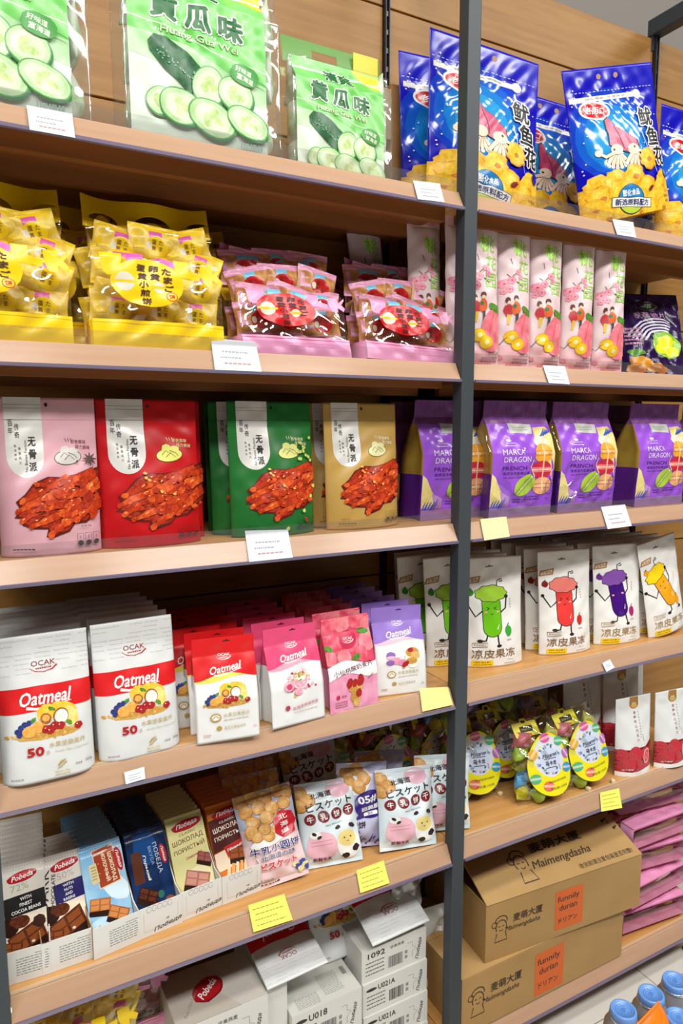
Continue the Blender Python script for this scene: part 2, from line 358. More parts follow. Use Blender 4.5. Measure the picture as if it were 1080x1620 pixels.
# ------------------------------------------------------------------ bags and pouches
def sstep(a, b, x): t = np.clip((x-a)/(b-a), 0, 1); return t*t*(3-2*t)
class Bag:
    """w x h x d in metres. Local frame: x along the front, z up, y away from the viewer; the front's foot is at y = 0."""
    def __init__(s, w, h, d, kind='doy', vs=0.87, lean=0.0, wr=0.0006, seed=1, bulge=0.004, taper=0.0, curl=0.0, base=0.0, p=2.4, top=0.0012, tuck=0.35, pinch=0.0, sag=0.0):
        s.__dict__.update(locals()); R = random.Random(seed)
        s.wv = [(R.uniform(60, 150)*R.choice((-1, 1)), R.uniform(40, 130), R.uniform(0, 6.28), R.uniform(0.4, 1)) for _ in range(5)]
        s.ym = d/2 if kind in ('doy', 'box') else d*0.5
    def T(s, v):
        if s.kind == 'doy': return np.maximum(s.d/2*(1-np.clip(v/s.vs, 0, 1)**1.5)*(1+0.25*np.sin(np.pi*np.clip(v/s.vs, 0, 1))), s.top)
        if s.kind == 'box': return np.maximum(s.d/2*np.clip((s.vs-v)/(s.vs-s.base), 0, 1)**0.8, s.top)
        a = s.base; q = np.clip((v-a)/(s.vs-a), 0, 1); return np.maximum(s.d/2*np.sin(np.pi*q)**0.55, s.top)
    def cs(s, u):
        q = np.abs(2*u-1); return np.maximum(1-q**s.p, 0)**0.8
    def wob(s, u, v):
        x = (u-.5)*s.w; z = v*s.h; o = 0
        for a, b, c, k in s.wv: o = o+k*np.sin(a*x+b*z+c+1.3*np.sin(40*z+c))
        return o*s.wr*sstep(0, .12, v)*sstep(1.0, .9, v)*(0.35+0.65*sstep(0, .12, u)*sstep(1, .88, u))
    def xz(s, u, v):
        x = s.w*(u-.5)*(1-s.taper*v-s.pinch*np.sin(np.pi*np.clip(v/s.vs, 0, 1)))
        if s.kind == 'pillow': x = x*(1-0.05*np.sin(np.pi*v)**2)
        z = s.h*v
        if s.sag: z = z-s.sag*np.sin(np.pi*u)*sstep(.6, 1, v)
        return x, z
    def mid(s, v): return s.ym+s.lean*s.h*v-s.curl*np.clip(v-.6, 0, 1)**2*s.h
    def F(s, u, v, back=False):
        u = np.asarray(u, float); v = np.asarray(v, float); x, z = s.xz(u, v)
        if s.kind == 'box':
            t = s.T(v)+s.bulge*(1-np.abs(2*u-1)**2.5)*np.sin(np.pi*np.clip(v/s.vs, 0, 1))
        else: t = s.T(v)*s.cs(u)+0.0006
        y = s.mid(v)+(t if back else -t)+s.wob(u if not back else 1-u, v)
        return np.stack([x, y, z], -1)
    def build(s, name, art=None, front=None, back=None, side=None, seal_name='top_seal', zones=None, ridges=0, seal=True, extra=None, seal_mat=None, lim=0.0042, side_zones=None, cell=0.0045):
        """meshes: {name: body, seal_name: top seal}. zones: [(v_top, material)] from the foot up"""
        zones = zones or [(1.0, front)]
        def matat(v, zs):
            for a, mt in zs:
                if v <= a+1e-9: return mt
            return zs[-1][1]
        out = {}
        spans = [(name, 0.0, s.vs), (seal_name, s.vs, 1.0)] if seal else [(name, 0.0, 1.0)]
        for nm, a, b in spans:
            mb = MB(); nu = max(8, int(s.w/cell)); nv = max(4, int(s.h*(b-a)/cell))
            vs = np.unique(np.concatenate([np.linspace(a, b, nv+1), [z for z, _ in zones if a < z < b], [z for z, _ in (side_zones or []) if a < z < b]])); nv = len(vs)-1
            us = 0.5-0.5*np.cos(np.linspace(0.0, np.pi, nu+1)) if s.kind != 'box' else np.linspace(0, 1, nu+1)
            us = 0.5*us+0.5*np.linspace(0, 1, nu+1)
            U, Vv = np.meshgrid(us, vs); vm = (vs[:-1]+vs[1:])/2
            Pf = s.F(U.ravel(), Vv.ravel()); Pb = s.F(U.ravel(), Vv.ravel(), True); n1 = nu+1
            if ridges and nm == seal_name:
                rd = 0.0005*np.sin(Vv.ravel()*s.h*2*np.pi/ridges); Pf[:, 1] -= rd; Pb[:, 1] -= rd
            quad = [(j*n1+i, j*n1+i+1, (j+1)*n1+i+1, (j+1)*n1+i) for j in range(nv) for i in range(nu)]
            fm = [mb.mid(matat(vm[j], zones)) for j in range(nv) for i in range(nu)]
            bm = [mb.mid(back or matat(vm[j], zones)) for j in range(nv) for i in range(nu)]
            N = len(Pf); V = [Pf, Pb]; F = list(quad)+[tuple(N+k for k in q[::-1]) for q in quad]; M = fm+bm
            ns = 5 if s.kind == 'box' else 1
            for si, sg in ((0, -1), (nu, 1)):
                idx = np.arange(nv+1)*n1+si; A = Pf[idx]; B = Pb[idx]; base = sum(len(q) for q in V); rows = [list(idx)]
                if ns > 1:
                    half = s.T(vs)
                    for k in range(1, ns):
                        t = k/ns; q = A*(1-t)+B*t; q[:, 0] -= sg*np.minimum(half*s.tuck, 0.03)*(1-abs(2*t-1)); V.append(q); rows.append(list(range(base, base+nv+1))); base += nv+1
                rows.append(list(N+idx))
                for k in range(len(rows)-1):
                    for j in range(nv):
                        f = (rows[k][j], rows[k+1][j], rows[k+1][j+1], rows[k][j+1]); F.append(f if sg > 0 else f[::-1])
                        M.append(mb.mid(matat(vm[j], side_zones) if side_zones else (side or matat(vm[j], zones))))
                if not hasattr(s, '_e'): pass
                if si == 0: left = rows
                else: right = rows
            for end in ([0] if a == 0 else [])+([nv] if b == 1 else []):
                loop = [end*n1+i for i in range(n1)]+[r[end] for r in right[1:-1]]+[N+end*n1+i for i in range(nu, -1, -1)]+[r[end] for r in left[1:-1]][::-1]
                F.append(tuple(loop) if end else tuple(loop[::-1])); M.append(mb.mid(back or matat(vs[min(end, nv-1)], zones)))
            mb.add(np.concatenate(V), F, np.array(M))
            if art is not None:
                top = b >= 1.0
                lay(mb, art, s.F, s.w, (lambda v, a=a, b=b, top=top: (v >= a) & ((v < b) | top)), lim*(.8 if s.wr >= .0012 else 1), EPS*(1.8 if s.wr >= .0012 else 1.2))
            if extra: extra(mb, nm)
            out[nm] = mb.mesh(nm)
        return out
def assemble(root, meshes):
    return {k: link(k, me, root) for k, me in meshes.items()}
def seat(zs, bl, br, tops, lean, mode='z', y0=None, depth=None):
    """foot corners and top corners as seen in the photograph -> place on the shelf, turn, width, height along the lean"""
    if mode == 'z': P, Q = at_z(*bl, zs), at_z(*br, zs)
    else:
        P, Q = at_y(*bl, y0), at_y(*br, y0 if depth is None else depth); P[2] = Q[2] = zs
    d = Q-P; w = math.hypot(d[0], d[1]); yaw = math.atan2(d[1], d[0]); c = (P+Q)/2
    nb = np.array([-math.sin(yaw), math.cos(yaw), 0]); up = np.array([0, 0, 1])*math.cos(lean)+nb*math.sin(lean)
    nrm = np.cross(d/w, up); h = [float(np.dot(at_plane(*t, c, nrm)-c, up)) for t in tops]
    return dict(loc=tuple(c), rz=yaw, w=w, h=sum(h)/len(h)*math.cos(lean), lean=math.tan(lean))
def zz(k): return ZS[k]+0.0006

# ================================================================== artwork
BLK = m('#1a1614', 0.5); WHT = m('#f4f3ef', 0.45); RED = m('#d81a1e', 0.4); GREY = m('#8f8c88', 0.5); GOLD = m('#b79a4a', 0.4); DGREY = m('#4a4643', 0.5)
HOLE = m('#241a12', 0.8)
PAPER = m('#dde2e6', 0.7); YPAPER = m('#f3ee6a', 0.7); YPAPER2 = m('#f2efa8', 0.7)
def hang_hole(a, x, y, k=1.0, mt=None):
    mt = mt or HOLE; a.r(mt, x-7*k, y-1.1*k, x+7*k, y+1.1*k, 1.0*k, keep=True); a.e(mt, x, y-0.8*k, 2.4*k, 2.2*k)
def swash(a, mt, cx, cy, w, h, rot=-7):
    """slanted brush lettering with a tail underneath"""
    a.t(mt, 'Oatmeal', cx, cy, h, w, rot, bold=0.022, shear=0.28)
    c, q = math.cos(math.radians(rot)), math.sin(math.radians(rot))
    P = [(-.38, .62), (-.2, .78), (.05, .72), (.28, .58), (.48, .52)]
    a.l(mt, [(cx+(x*w)*c-(y*h)*q, cy+(x*w)*q+(y*h)*c) for x, y in P], h*.22, h*.04)
def ocak(a, mt, cx, cy, k, arc=None):
    a.t(mt, 'OCAK', cx, cy, 5.4*k, 25*k, bold=0.006); a.fine(arc or mt, cx-8*k, cy+4.6*k, cx+8*k, 1, 1, 1.4*k, 3)
    a.l(arc or mt, [(cx-14*k, cy+4.5*k), (cx-9*k, cy+7.8*k), (cx, cy+9.4*k), (cx+9*k, cy+7.6*k), (cx+14*k, cy+3.6*k)], .5*k, 1.8*k)
FR = {'blue': m('#2d3f8f', .5, c2='#1a2457', scale=300), 'apricot': m('#e79a3a', .5, c2='#f2b95a', scale=200), 'nut': m('#8a4a22', .5, c2='#b5713c', scale=250), 'coco': m('#f6f2e6', .5),
      'mango': m('#f2b51c', .5, c2='#f8d34a', scale=150), 'melon': m('#f3e08a', .5, c2='#eecb5a', scale=150), 'berry': m('#c21f1f', .5, c2='#8c1212', scale=350), 'leaf': m('#5d9a2c', .5, c2='#3e7a1e', scale=200),
      'oat': m('#d8a548', .6, c2='#b27d2c', scale=700), 'oat2': m('#ecc678', .6, c2='#c28f3a', scale=700), 'pale': m('#fdf6e4', .5)}
def fruit(a, cx, cy, k, seed=1):
    R = random.Random(seed)
    a.b(m('#c08a34', .6, c2='#e0b45c', scale=900), cx, cy+17*k, 36*k, 5.4*k, .08, 3, 24)
    for i in range(60):
        x = R.gauss(0, 20); y = 17-abs(x)*0.04+R.uniform(-5.4, 5.4)*(1-min(abs(x)/48, .8)); a.b(FR[R.choice(('oat', 'oat', 'oat2'))], cx+x*k, cy+y*k, R.uniform(2.0, 3.6)*k, R.uniform(1.2, 2.2)*k, .25, i, 8, R.uniform(0, 90), keep=(i % 8 != 0))
    a.b(FR['mango'], cx-2*k, cy-8*k, 11*k, 9*k, .08, 3, rot=-20); a.b(FR['mango'], cx+18*k, cy-9*k, 15*k, 8*k, .06, 5, rot=18); a.b(FR['melon'], cx+25*k, cy+1*k, 8*k, 12*k, .05, 6, rot=-12)
    a.e(FR['nut'], cx+14*k, cy-1*k, 9*k, 9.5*k); a.e(FR['coco'], cx+14.5*k, cy-.5*k, 7.6*k, 8*k); a.e(FR['pale'], cx+13*k, cy-2*k, 4.2*k, 5*k)
    a.b(FR['leaf'], cx+4*k, cy-11*k, 4*k, 2.2*k, .2, 2, rot=30); a.b(FR['leaf'], cx-17*k, cy-1*k, 4*k, 2.6*k, .2, 4, rot=-30); a.b(FR['leaf'], cx+23*k, cy+8*k, 4*k, 2.6*k, .2, 8, rot=40)
    for i, (x, y) in enumerate(((-35, 9), (-31, 5), (-27, 2), (-24, 6), (-29, 9), (-22, 1), (-33, 13), (-25, 10))): a.e(FR['blue'], cx+x*k, cy+y*k, 3*k)
    a.b(FR['apricot'], cx-22*k, cy+11*k, 8*k, 6.5*k, .07, 9); a.b(FR['apricot'], cx-11*k, cy+7*k, 8*k, 7*k, .07, 11); a.b(FR['nut'], cx-3*k, cy-1*k, 6*k, 6.5*k, .1, 12); a.b(FR['apricot'], cx-3*k, cy-1.5*k, 4.2*k, 4*k, .1, 13)
    for i, (x, y, q) in enumerate(((-3, 11, 5.5), (6, 9, 6), (13, 10, 5), (1, 14, 4.5), (33, 13, 4.6))): a.b(FR['berry'], cx+x*k, cy+y*k, q*k, q*.85*k, .1, 20+i); a.e(FR['pale'], cx+(x-1.5)*k, cy+(y-1.5)*k, .8*k, .6*k)
def oat_white():
    """white 50% fruit and nut pouch"""
    a = Art(162); g = m('#c9c8c4', .5)
    R = random.Random(4)
    for i in range(8):
        y = 5+i*5.3
        for j in range(5):
            if R.random() < .8: a.t(g, R.choice(('Oatmeal Nutrition', 'Fruit Oatmeal', 'Nut Oatmeal', 'Nutrition Delicious')), 8+j*22+R.uniform(-4, 4), y, 1.7, 17, 0, 0, .3)
    a.L += 1; ocak(a, m('#8c1d22', .4), 50, 33, 1.05, m('#b5252a', .4))
    a.r(RED, 0, 57, 100, 84); swash(a, WHT, 50, 70, 56, 15, 0); a.L += 3
    fruit(a, 51, 94, .95)
    a.L += 1; a.t(m('#b5151c', .4), '50', 35, 127, 10, 18, bold=0.035); a.t(m('#b79a9a', .5), '多', 48, 130, 4.6)
    a.t(GOLD, '水果坚果麦片', 69, 122.5, 5.6, 39); a.t(m('#c9c2ae', .5), 'Fruits Nut Oatmeal', 74, 130, 2.6, 38, 0, 0, .35)
    a.l(GOLD, [(58, 147), (61, 143), (66, 141), (62, 145), (67, 144), (60, 149), (57, 150)], 2.0, .8); a.t(m('#d6c48a', .5), '欧扎克', 62, 153, 2.6, 16); a.fine(m('#d6c48a', .5), 54, 156, 70, 1, 1, 1.2, 2)
    a.t(DGREY, '净含量', 80, 149, 2.4); a.t(DGREY, '350g', 91, 148.5, 3.6); a.t(BLK, '最佳食用日期', 15, 155, 2.0, 12)
    return a
def wavy(y0, amp, ph, x0=0, x1=100, n=14): return [(x0+(x1-x0)*i/n, y0+amp*math.sin(ph+i*6.0/n)) for i in range(n+1)]
def oat_small(kind):
    """small oatmeal pouch: red, pink or purple top running in a wave over white"""
    top, band = {'red': ('#d8181c', '#f2dc62'), 'pink': ('#dd4a78', '#f0a6bd'), 'purple': ('#9a7bd2', '#efc7d8')}[kind]
    a = Art(165); a.p(m(band, .4), wavy(66, 4, .4)[::-1]+[(0, 30), (100, 30)]); a.p(m(top, .38), [(0, 0), (100, 0)]+wavy(61, 5, 1.6)[::-1])
    hang_hole(a, 55, 7, .9, m('#3a0d10', .7) if kind != 'purple' else m('#3b2b5c', .7))
    ocak(a, WHT, 50, 29, .8); swash(a, WHT, 51, 49, 52, 12, -7); a.L += 3
    if kind == 'red': fruit(a, 50, 88, .95, 3)
    elif kind == 'pink':
        pk = m('#e58aa6', .5, c2='#f4c3d0', scale=200)
        for i in range(30):
            R = random.Random(i); a.b(R.choice((pk, FR['oat2'], m('#c22f55', .5))), 52+R.gauss(0, 15), 98+R.gauss(0, 8), R.uniform(2, 4), R.uniform(1.4, 3), .2, i, 8)
        a.e(m('#f2d9de', .5), 55, 86, 17, 19); a.e(pk, 55, 88, 14, 14); a.e(FR['pale'], 56, 83, 11, 9)
        for i in range(22):
            R = random.Random(90+i); a.b(R.choice((FR['berry'], FR['oat'], FR['leaf'], FR['oat2'], pk)), 55+R.gauss(0, 6), 84+R.gauss(0, 5), R.uniform(1.5, 3.2), R.uniform(1.2, 2.6), .15, i, 9)
        a.e(pk, 33, 97, 9, 8); a.e(m('#cf3f6b', .5), 33, 97, 5, 4.5); a.e(pk, 50, 108, 8, 6)
    else:
        for i in range(14):
            R = random.Random(i); a.b(R.choice((FR['oat'], FR['oat2'])), 62+R.gauss(0, 14), 102+R.gauss(0, 5), R.uniform(2, 4), R.uniform(1.3, 2.4), .2, i, 8)
        a.e(FR['pale'], 73, 95, 15, 20); a.e(FR['oat'], 73, 86, 13, 9); a.e(FR['berry'], 70, 82, 6, 4); a.e(FR['oat2'], 78, 92, 9, 7); a.e(FR['oat'], 70, 101, 11, 6)
        a.b(m('#8f63b0', .5), 30, 88, 9, 6, .05, 1); a.b(m('#e9b7cd', .5), 30, 92, 9, 3, .05, 2); a.b(m('#e79ab4', .5), 40, 99, 9, 6, .06, 3, rot=-20); a.b(m('#dd8aa8', .5), 52, 103, 10, 6, .06, 3); a.b(FR['berry'], 58, 106, 8, 5, .1, 4, rot=-30); a.b(m('#8f63b0', .5), 28, 101, 8, 5, .05, 5)
    c = GOLD if kind != 'pink' else m('#b5354f', .4)
    if kind == 'pink':
        a.e(c, 29, 133, 4.4); a.t(c, '玫瑰草莓烤燕麦', 62, 133, 6.0, 50, -6); a.fine(m('#d8b7bf', .5), 40, 141, 85, 1, 1, 1.2, 4, 0)
    else:
        a.e(c, 30, 124, 8.6, 7); a.e(WHT, 30, 124, 6.4, 4.8); a.l(c, [(25, 126), (30, 121), (35, 125)], 1.6); a.t(m('#bfae74', .5), '水果坚果麦片', 63, 121, 6.4, 42); a.fine(m('#cfc8ae', .5), 43, 128, 82, 1, 1, 1.4, 2)
        a.e(c, 35, 142, 4.4, 3.6); a.t(m('#b9a568', .5), '益生元燕麦烘焙', 60, 142, 4.6, 34); a.t(m('#c86a6a', .5), '350', 92, 146, 2.6); a.fine(m('#d9a5a5', .5), 10, 150, 22, 2, 2.4, 1.2, 7)
    return a
PEACH = m('#e8677a', .4, c2='#f39aa0', scale=55, lo=.3, hi=.7); PEACH2 = m('#d9415e', .4, c2='#ee7d8c', scale=60)
def peach(a, cx, cy, rx, ry, rot=0, leaf=True):
    if leaf: a.b(FR['leaf'], cx+rx*.55, cy-ry*1.02, rx*.5, ry*.14, .12, 3, rot=18)
    a.b(PEACH, cx, cy, rx, ry, .03, 7, 22, rot); a.l(PEACH2, [(cx+rx*.1, cy-ry*.95), (cx-rx*.22, cy-ry*.4), (cx-rx*.3, cy+ry*.15), (cx-rx*.18, cy+ry*.6)], rx*.1, rx*.02)
def oat_peach():
    a = Art(160); a.r(m('#f0a9c4', .4, c2='#e58db2', scale=50), 0, 88, 100, 160)
    for i, (x, y, r) in enumerate(((12, 16, 17), (42, 10, 18), (74, 8, 18), (98, 20, 17), (20, 44, 17), (88, 48, 17), (52, 44, 18), (8, 66, 13), (72, 66, 14), (36, 68, 14))): a.b(PEACH if i % 2 else PEACH2, x, y, r, r*.95, .03, i, 22); a.l(PEACH2, [(x, y-r*.9), (x-r*.3, y), (x-r*.1, y+r*.6)], 1.4, .3)
    a.b(FR['leaf'], 84, 30, 13, 5, .1, 3, rot=8); a.b(FR['leaf'], 8, 50, 9, 5, .1, 4, rot=30); a.b(FR['leaf'], 60, 70, 9, 5, .1, 5, rot=-20)
    a.e(m('#c4274f', .4), 50, 40, 18, 15, -10); ocak(a, WHT, 50, 38, .8); a.L += 2
    a.p(m('#f7f3f1', .45), wavy(78, 5, 2.6)+wavy(100, 6, 2.6)[::-1]); a.t(m('#5a1c2c', .4), '小仙桃酸奶麦片', 50, 88, 9, 82, -7, bold=.012)
    a.L += 2
    for i, (x, y) in enumerate(((44, 120), (52, 114), (60, 122), (50, 128), (62, 113), (55, 140), (48, 138), (58, 132), (53, 148))): a.b((FR['oat'], FR['berry'], FR['oat2'])[i % 3], x, y, 7, 8, .12, i)
    a.b(FR['berry'], 40, 112, 6, 9, .1, 3, rot=20); a.b(FR['berry'], 64, 108, 6, 9, .1, 3, rot=-10); a.t(m('#b23b62', .5), '酥脆', 84, 106, 4, 14, -30); a.e(m('#c4274f', .4), 16, 133, 4); a.t(m('#8a2444', .5), '草莓', 28, 133, 5); a.fine(m('#b06080', .5), 10, 141, 34, 3, 4, 1.6, 4)
    return a
FOOT = [m('#8c1f0e', .35, c2='#b8371a', scale=180), m('#c8421c', .3, c2='#a52c12', scale=150), m('#e2652a', .3, c2='#c23c18', scale=130), m('#f2a05a', .3), m('#5e130a', .4)]
def feet(a, k=0):
    """a heap of braised chicken feet, toes to the lower left"""
    D0, D1, D2, HL, DK = FOOT; R = random.Random(7+k); f = lambda P: [(x, 64+(y-52)*.77) for x, y in P]
    a.p(DK, f([(25, 72), (34, 60), (48, 54), (62, 55), (78, 52), (100, 45), (100, 92), (93, 99), (84, 106), (72, 106), (66, 114), (48, 120), (43, 118), (45, 110), (30, 109), (21, 105), (23, 98), (14, 97), (20, 88), (16, 80)]))
    a.p(D0, f([(27, 72), (36, 61), (50, 55), (62, 57), (78, 54), (100, 48), (100, 90), (92, 95), (84, 103), (72, 103), (66, 111), (49, 117), (46, 108), (30, 106), (24, 103), (26, 97), (18, 95), (24, 87), (20, 80)]))
    toes = [((96, 52), (78, 58), (58, 62), (40, 70), (23, 79), 12), ((74, 66), (56, 72), (42, 78), (28, 84), (18, 90), 11), ((76, 74), (60, 82), (46, 86), (32, 92), (22, 100), 12), ((80, 82), (66, 90), (54, 96), (42, 101), (30, 106), 11), ((90, 84), (76, 94), (64, 102), (56, 109), (48, 116), 13), ((100, 62), (90, 68), (80, 72), (70, 74), (62, 78), 12), ((99, 78), (92, 84), (86, 90), (80, 96), (74, 102), 11)]
    for i, t_ in enumerate(toes):
        P = f(t_[:5]); w = t_[5]*.86; a.l(DK, P, w+1.2, 3.6); a.l((D1, D2)[i % 2], P, w, 3.2)
        for q in range(1, 5):
            x, y = P[q]; r = w*(.52-.07*q); a.b((D2, D1)[(i+q) % 2], x, y, r*1.5, r, .16, i*7+q, 12, R.uniform(-40, -10)); a.b(HL if (i+q) % 3 == 0 else D2, x+.6, y-r*.45, r*.7, r*.22, .2, q, 8, R.uniform(-40, -15))
    for i in range(18):
        (x, y), = f([(R.uniform(58, 98), R.uniform(56, 98))]); a.b((D1, D2, D1, D0)[i % 4], x, y, R.uniform(4, 8), R.uniform(2.6, 4.4), .22, i+50, 12, R.uniform(-50, 0), keep=(i % 3 != 0))
    for i in range(34):
        x = R.uniform(34, 98); y = R.uniform(58, 98); (x, y), = f([(x, y)]); a.b(R.choice((D0, D0, D1, D2)), x, y, R.uniform(1.4, 4.2), R.uniform(.8, 2.2), .3, i, 9, R.uniform(-50, 10), keep=(i % 4 != 0))
    for i in range(10):
        (x, y), = f([(R.uniform(34, 90), R.uniform(58, 100))]); a.b(m('#f6c9a0', .25), x, y, R.uniform(.6, 1.5), .5, .3, i, 7, R.uniform(-50, 0), keep=True)
    sp = m('#e9b54a', .4)
    if k: [a.b(sp, R.uniform(42, 78), R.uniform(66, 86), 1.8, 1.2, .2, i, 8, R.uniform(0, 90)) for i in range(5)]
def bone_pouch(kind):
    a = Art(131); col = {'pink': '#d4a3ad', 'red': '#b80f16', 'green': '#1f6a2c', 'gold': '#b8954e'}[kind]
    a.l(m({'pink': '#c4929d', 'red': '#9c0a10', 'green': '#17551f', 'gold': '#a3813e'}[kind], .4), [(0, 18.5), (100, 18.5)], .8)
    SIL = m('#dddbd6', .32, .15, bump=.15, bscale=50); dk = BLK
    a.p(SIL, [(10, 0), (46, 0), (46, 48)]+arcpts(28, 48, 18, 18, 0, 180, 14)+[(10, 48)]); a.l(m('#a9a6a0', .35, .4), [(10, 18.5), (46, 18.5)], .8); a.l(m('#b5b2ac', .35, .4), [(10, 6), (46, 6)], .5); a.l(m('#b5b2ac', .35, .4), [(10, 9), (46, 9)], .5)
    a.v(dk, '百年', 15.5, 21, 5.4, 6.6, 4.6, bold=.01, rot=-6); a.v(dk, '传奇', 21.5, 24.5, 5.4, 6.6, 4.6, bold=.01, rot=-6)
    a.v(dk, '无骨派', 35, 36.5, 7.8, 10.4, 7.6, bold=.03); a.t(dk, 'No Bones Faction', 28.6, 48.5, 2.6, 26, -90); a.v(DGREY, '酱香鸡爪', 23, 42, 2.4, 4); a.v(DGREY, '甄选美味', 19, 40, 2.0, 3.6)
    a.e(HOLE, 51, 6, 1.7)
    pl = {'pink': '#c9c4c0', 'red': '#d8d86a', 'green': '#d5d880', 'gold': '#dcd9a0'}[kind]; a.e(m('#2d2a20', .5), 69.5, 50, 13.8, 6.4, -4); a.e(m(pl, .4), 69.5, 50, 13.2, 5.8, -4); a.b(m(pl, .4), 67, 44.5, 5, 4.2, .1, 3); a.b(m(pl, .4), 75, 45, 5, 3.6, .1, 4)
    for q in (((62, 50), (66, 46), (71, 49)), ((66, 52), (71, 48), (76, 52)), ((70, 46), (76, 48), (79, 51))): a.l(m('#5d5a30', .5), q, .7, .4)
    tx = {'pink': '#6d2a33', 'red': '#f0d9a0', 'green': '#e5e7b0', 'gold': '#f2ead0'}[kind]; a.t(m(tx, .5), '即食美味', 81, 37, 3.6, 15, 2); a.t(m(tx, .5), '接力美味', 85, 41.5, 3.6, 15, 4)
    for i in range(3): a.l(m(tx, .5), [(69+i*2.6, 37), (67.5+i*2.8, 34)], .5)
    a.L += 1; feet(a, 1 if kind != 'pink' else 0)
    if kind == 'pink':
        for i in range(8): an = i*math.pi/4; a.l(m('#3a1a12', .5), [(91, 52), (91+7*math.cos(an), 52+6*math.sin(an))], 2.6, .6)
        a.e(m('#5a2a1a', .5), 78, 54, 1.2)
    if kind == 'green':
        for i in range(16): R = random.Random(i); a.e(m('#b9c45a', .5), 84+R.uniform(-6, 12), 50+R.uniform(-10, 10)-i*.3, 1.6)
        for x, y in ((82, 108), (60, 124), (97, 84), (92, 94)): a.b(m('#c8cf60', .5), x, y, 2.2, 1.8, .2, int(x)); a.b(m('#b52a1a', .5), 84, 117, 3, 1.4, .2, 3, rot=50)
    ic = {'pink': '#2c2428', 'red': '#5d0a0e', 'green': '#0f3a18', 'gold': '#5a4418'}[kind]
    for i in range(3):
        x = 76+i*8; a.l(m(ic, .5), [(x-3, 114), (x+3, 114), (x+3, 123), (x-3, 123), (x-3, 114)], .35); a.e(m(ic, .5), x, 122, 2.7, 2.2); a.t(m(ic, .5), '0', x, 117.4, 2.4)
    a.t(m(ic, .5), '净含量 200g', 20 if kind != 'pink' else 82, 120 if kind != 'pink' else 108, 2.2); a.fine(m(ic, .5), 12, 124, 32, 1, 1, 1.0, 5)
    return a, col
def macaron_disc(a, cx, cy, rx, ry, c, c2, rot=0):
    R = lambda P: a.rotp(P, cx, cy, rot)
    up = arcpts(cx, cy-ry*.12, rx, ry*.88, 180, 360, 14); lo = arcpts(cx, cy+ry*.12, rx, ry*.88, 0, 180, 14)
    a.p(m(c2, .5, c2='#f2e2b8', scale=300), R([(cx-rx*.95, cy-ry*.3), (cx+rx*.95, cy-ry*.3), (cx+rx*.95, cy+ry*.3), (cx-rx*.95, cy+ry*.3)]))
    a.p(m(c, .45), R(up)); a.p(m(c, .45), R(lo))
    for s_ in (-1, 1): a.l(m(c2, .5), R([(cx-rx, cy+s_*ry*.2), (cx, cy+s_*ry*.24), (cx+rx, cy+s_*ry*.2)]), ry*.12)
def macaron_bag():
    a = Art(182); V = m('#9a56d6', .25)
    a.r(m('#80508c', .3, c2='#73417f', scale=30, bump=.12, bscale=220, stretch=(6, 1, 1)), 0, 0, 100, 36, keep=True)
    a.r(V, 0, 36, 100, 166, keep=True); a.r(m('#9a78b0', .2, bump=.1, bscale=200, stretch=(6, 1, 1)), 0, 166, 100, 182); a.L += 1
    CR = m('#ecdd9a', .4, c2='#e2cf7c', scale=60); BL = m('#2b50b0', .4)
    a.p(CR, [(70, 42), (92, 40), (100, 52), (100, 104), (93, 88), (97, 120), (86, 100), (84, 78), (72, 64)]); a.p(CR, [(0, 112), (6, 118), (14, 138), (24, 150), (20, 164), (0, 164)]); a.p(m('#b58bc8', .3), [(14, 140), (30, 150), (28, 164), (18, 164)])
    for i in range(5): a.l(BL, [(80+i*4, 56-i*1.5), (88+i*2.4, 44+i*.5)], 3.4, 1.2); a.l(BL if i % 2 else m('#6a54c8', .4), [(2+i*3.6, 166), (6+i*4.2, 154-i*1.2+((i*5) % 4))], 3.6, .8)
    a.r(m('#c3c7bd', .35), 32, 36, 68, 51, keep=False, rot=3); a.fine(m('#96998f', .5), 38, 41, 62, 2, 4, 1.2, 4)
    w = m('#e9e0f2', .4); a.e(w, 27, 62, 4, 2); a.t(w, 'MACARON', 30, 66, 2.4); a.fine(w, 20, 69.5, 38, 1, 1, 1, 3)
    a.t(w, 'MARCA', 32, 79.5, 8.6, 35); a.t(w, 'DRAGON', 38, 91, 8.6, 42)
    k = m('#3a1466', .5); a.t(k, 'FRENCH', 34, 104.5, 6, 36); a.t(k, '法式马卡龙夹心饼', 37, 112.5, 5, 42, bold=.01); a.t(k, 'MACARON COOKIES', 33, 119, 2.2, 32)
    a.L += 1; OR = '#f0a830'
    a.b(m('#e9dfc8', .3), 79, 64, 12, 9, .12, 4); macaron_disc(a, 80, 82, 15, 15, OR, '#d98a1c'); macaron_disc(a, 78, 108, 16, 14, '#c8203c', '#f07a86'); macaron_disc(a, 80, 134, 15, 14, '#e9a878', '#c9804e')
    a.l(m('#f2cfa0', .4), [(80, 68), (79, 100), (81, 148)], 2.2); a.l(m('#f2cfa0', .4), [(64, 92), (60, 104), (66, 118), (60, 128)], 1.5); a.l(m('#f2b6a8', .4), [(96, 92), (99, 106), (93, 116), (98, 130)], 1.5)
    macaron_disc(a, 51, 132, 19, 13, '#a6c63c', '#7da026', -50); a.l(m('#5d3a9a', .4), arcpts(93, 136, 7, 12, 0, 360), .7)
    a.fine(k, 34, 153, 46, 2, 4, 1.6, 4); a.fine(k, 52, 150, 78, 2, 4, 1.2, 6); a.t(k, '160g', 90, 155, 2.4)
    return a
def limb(a, pts, w=2.3): a.l(BLK, pts, w, w)
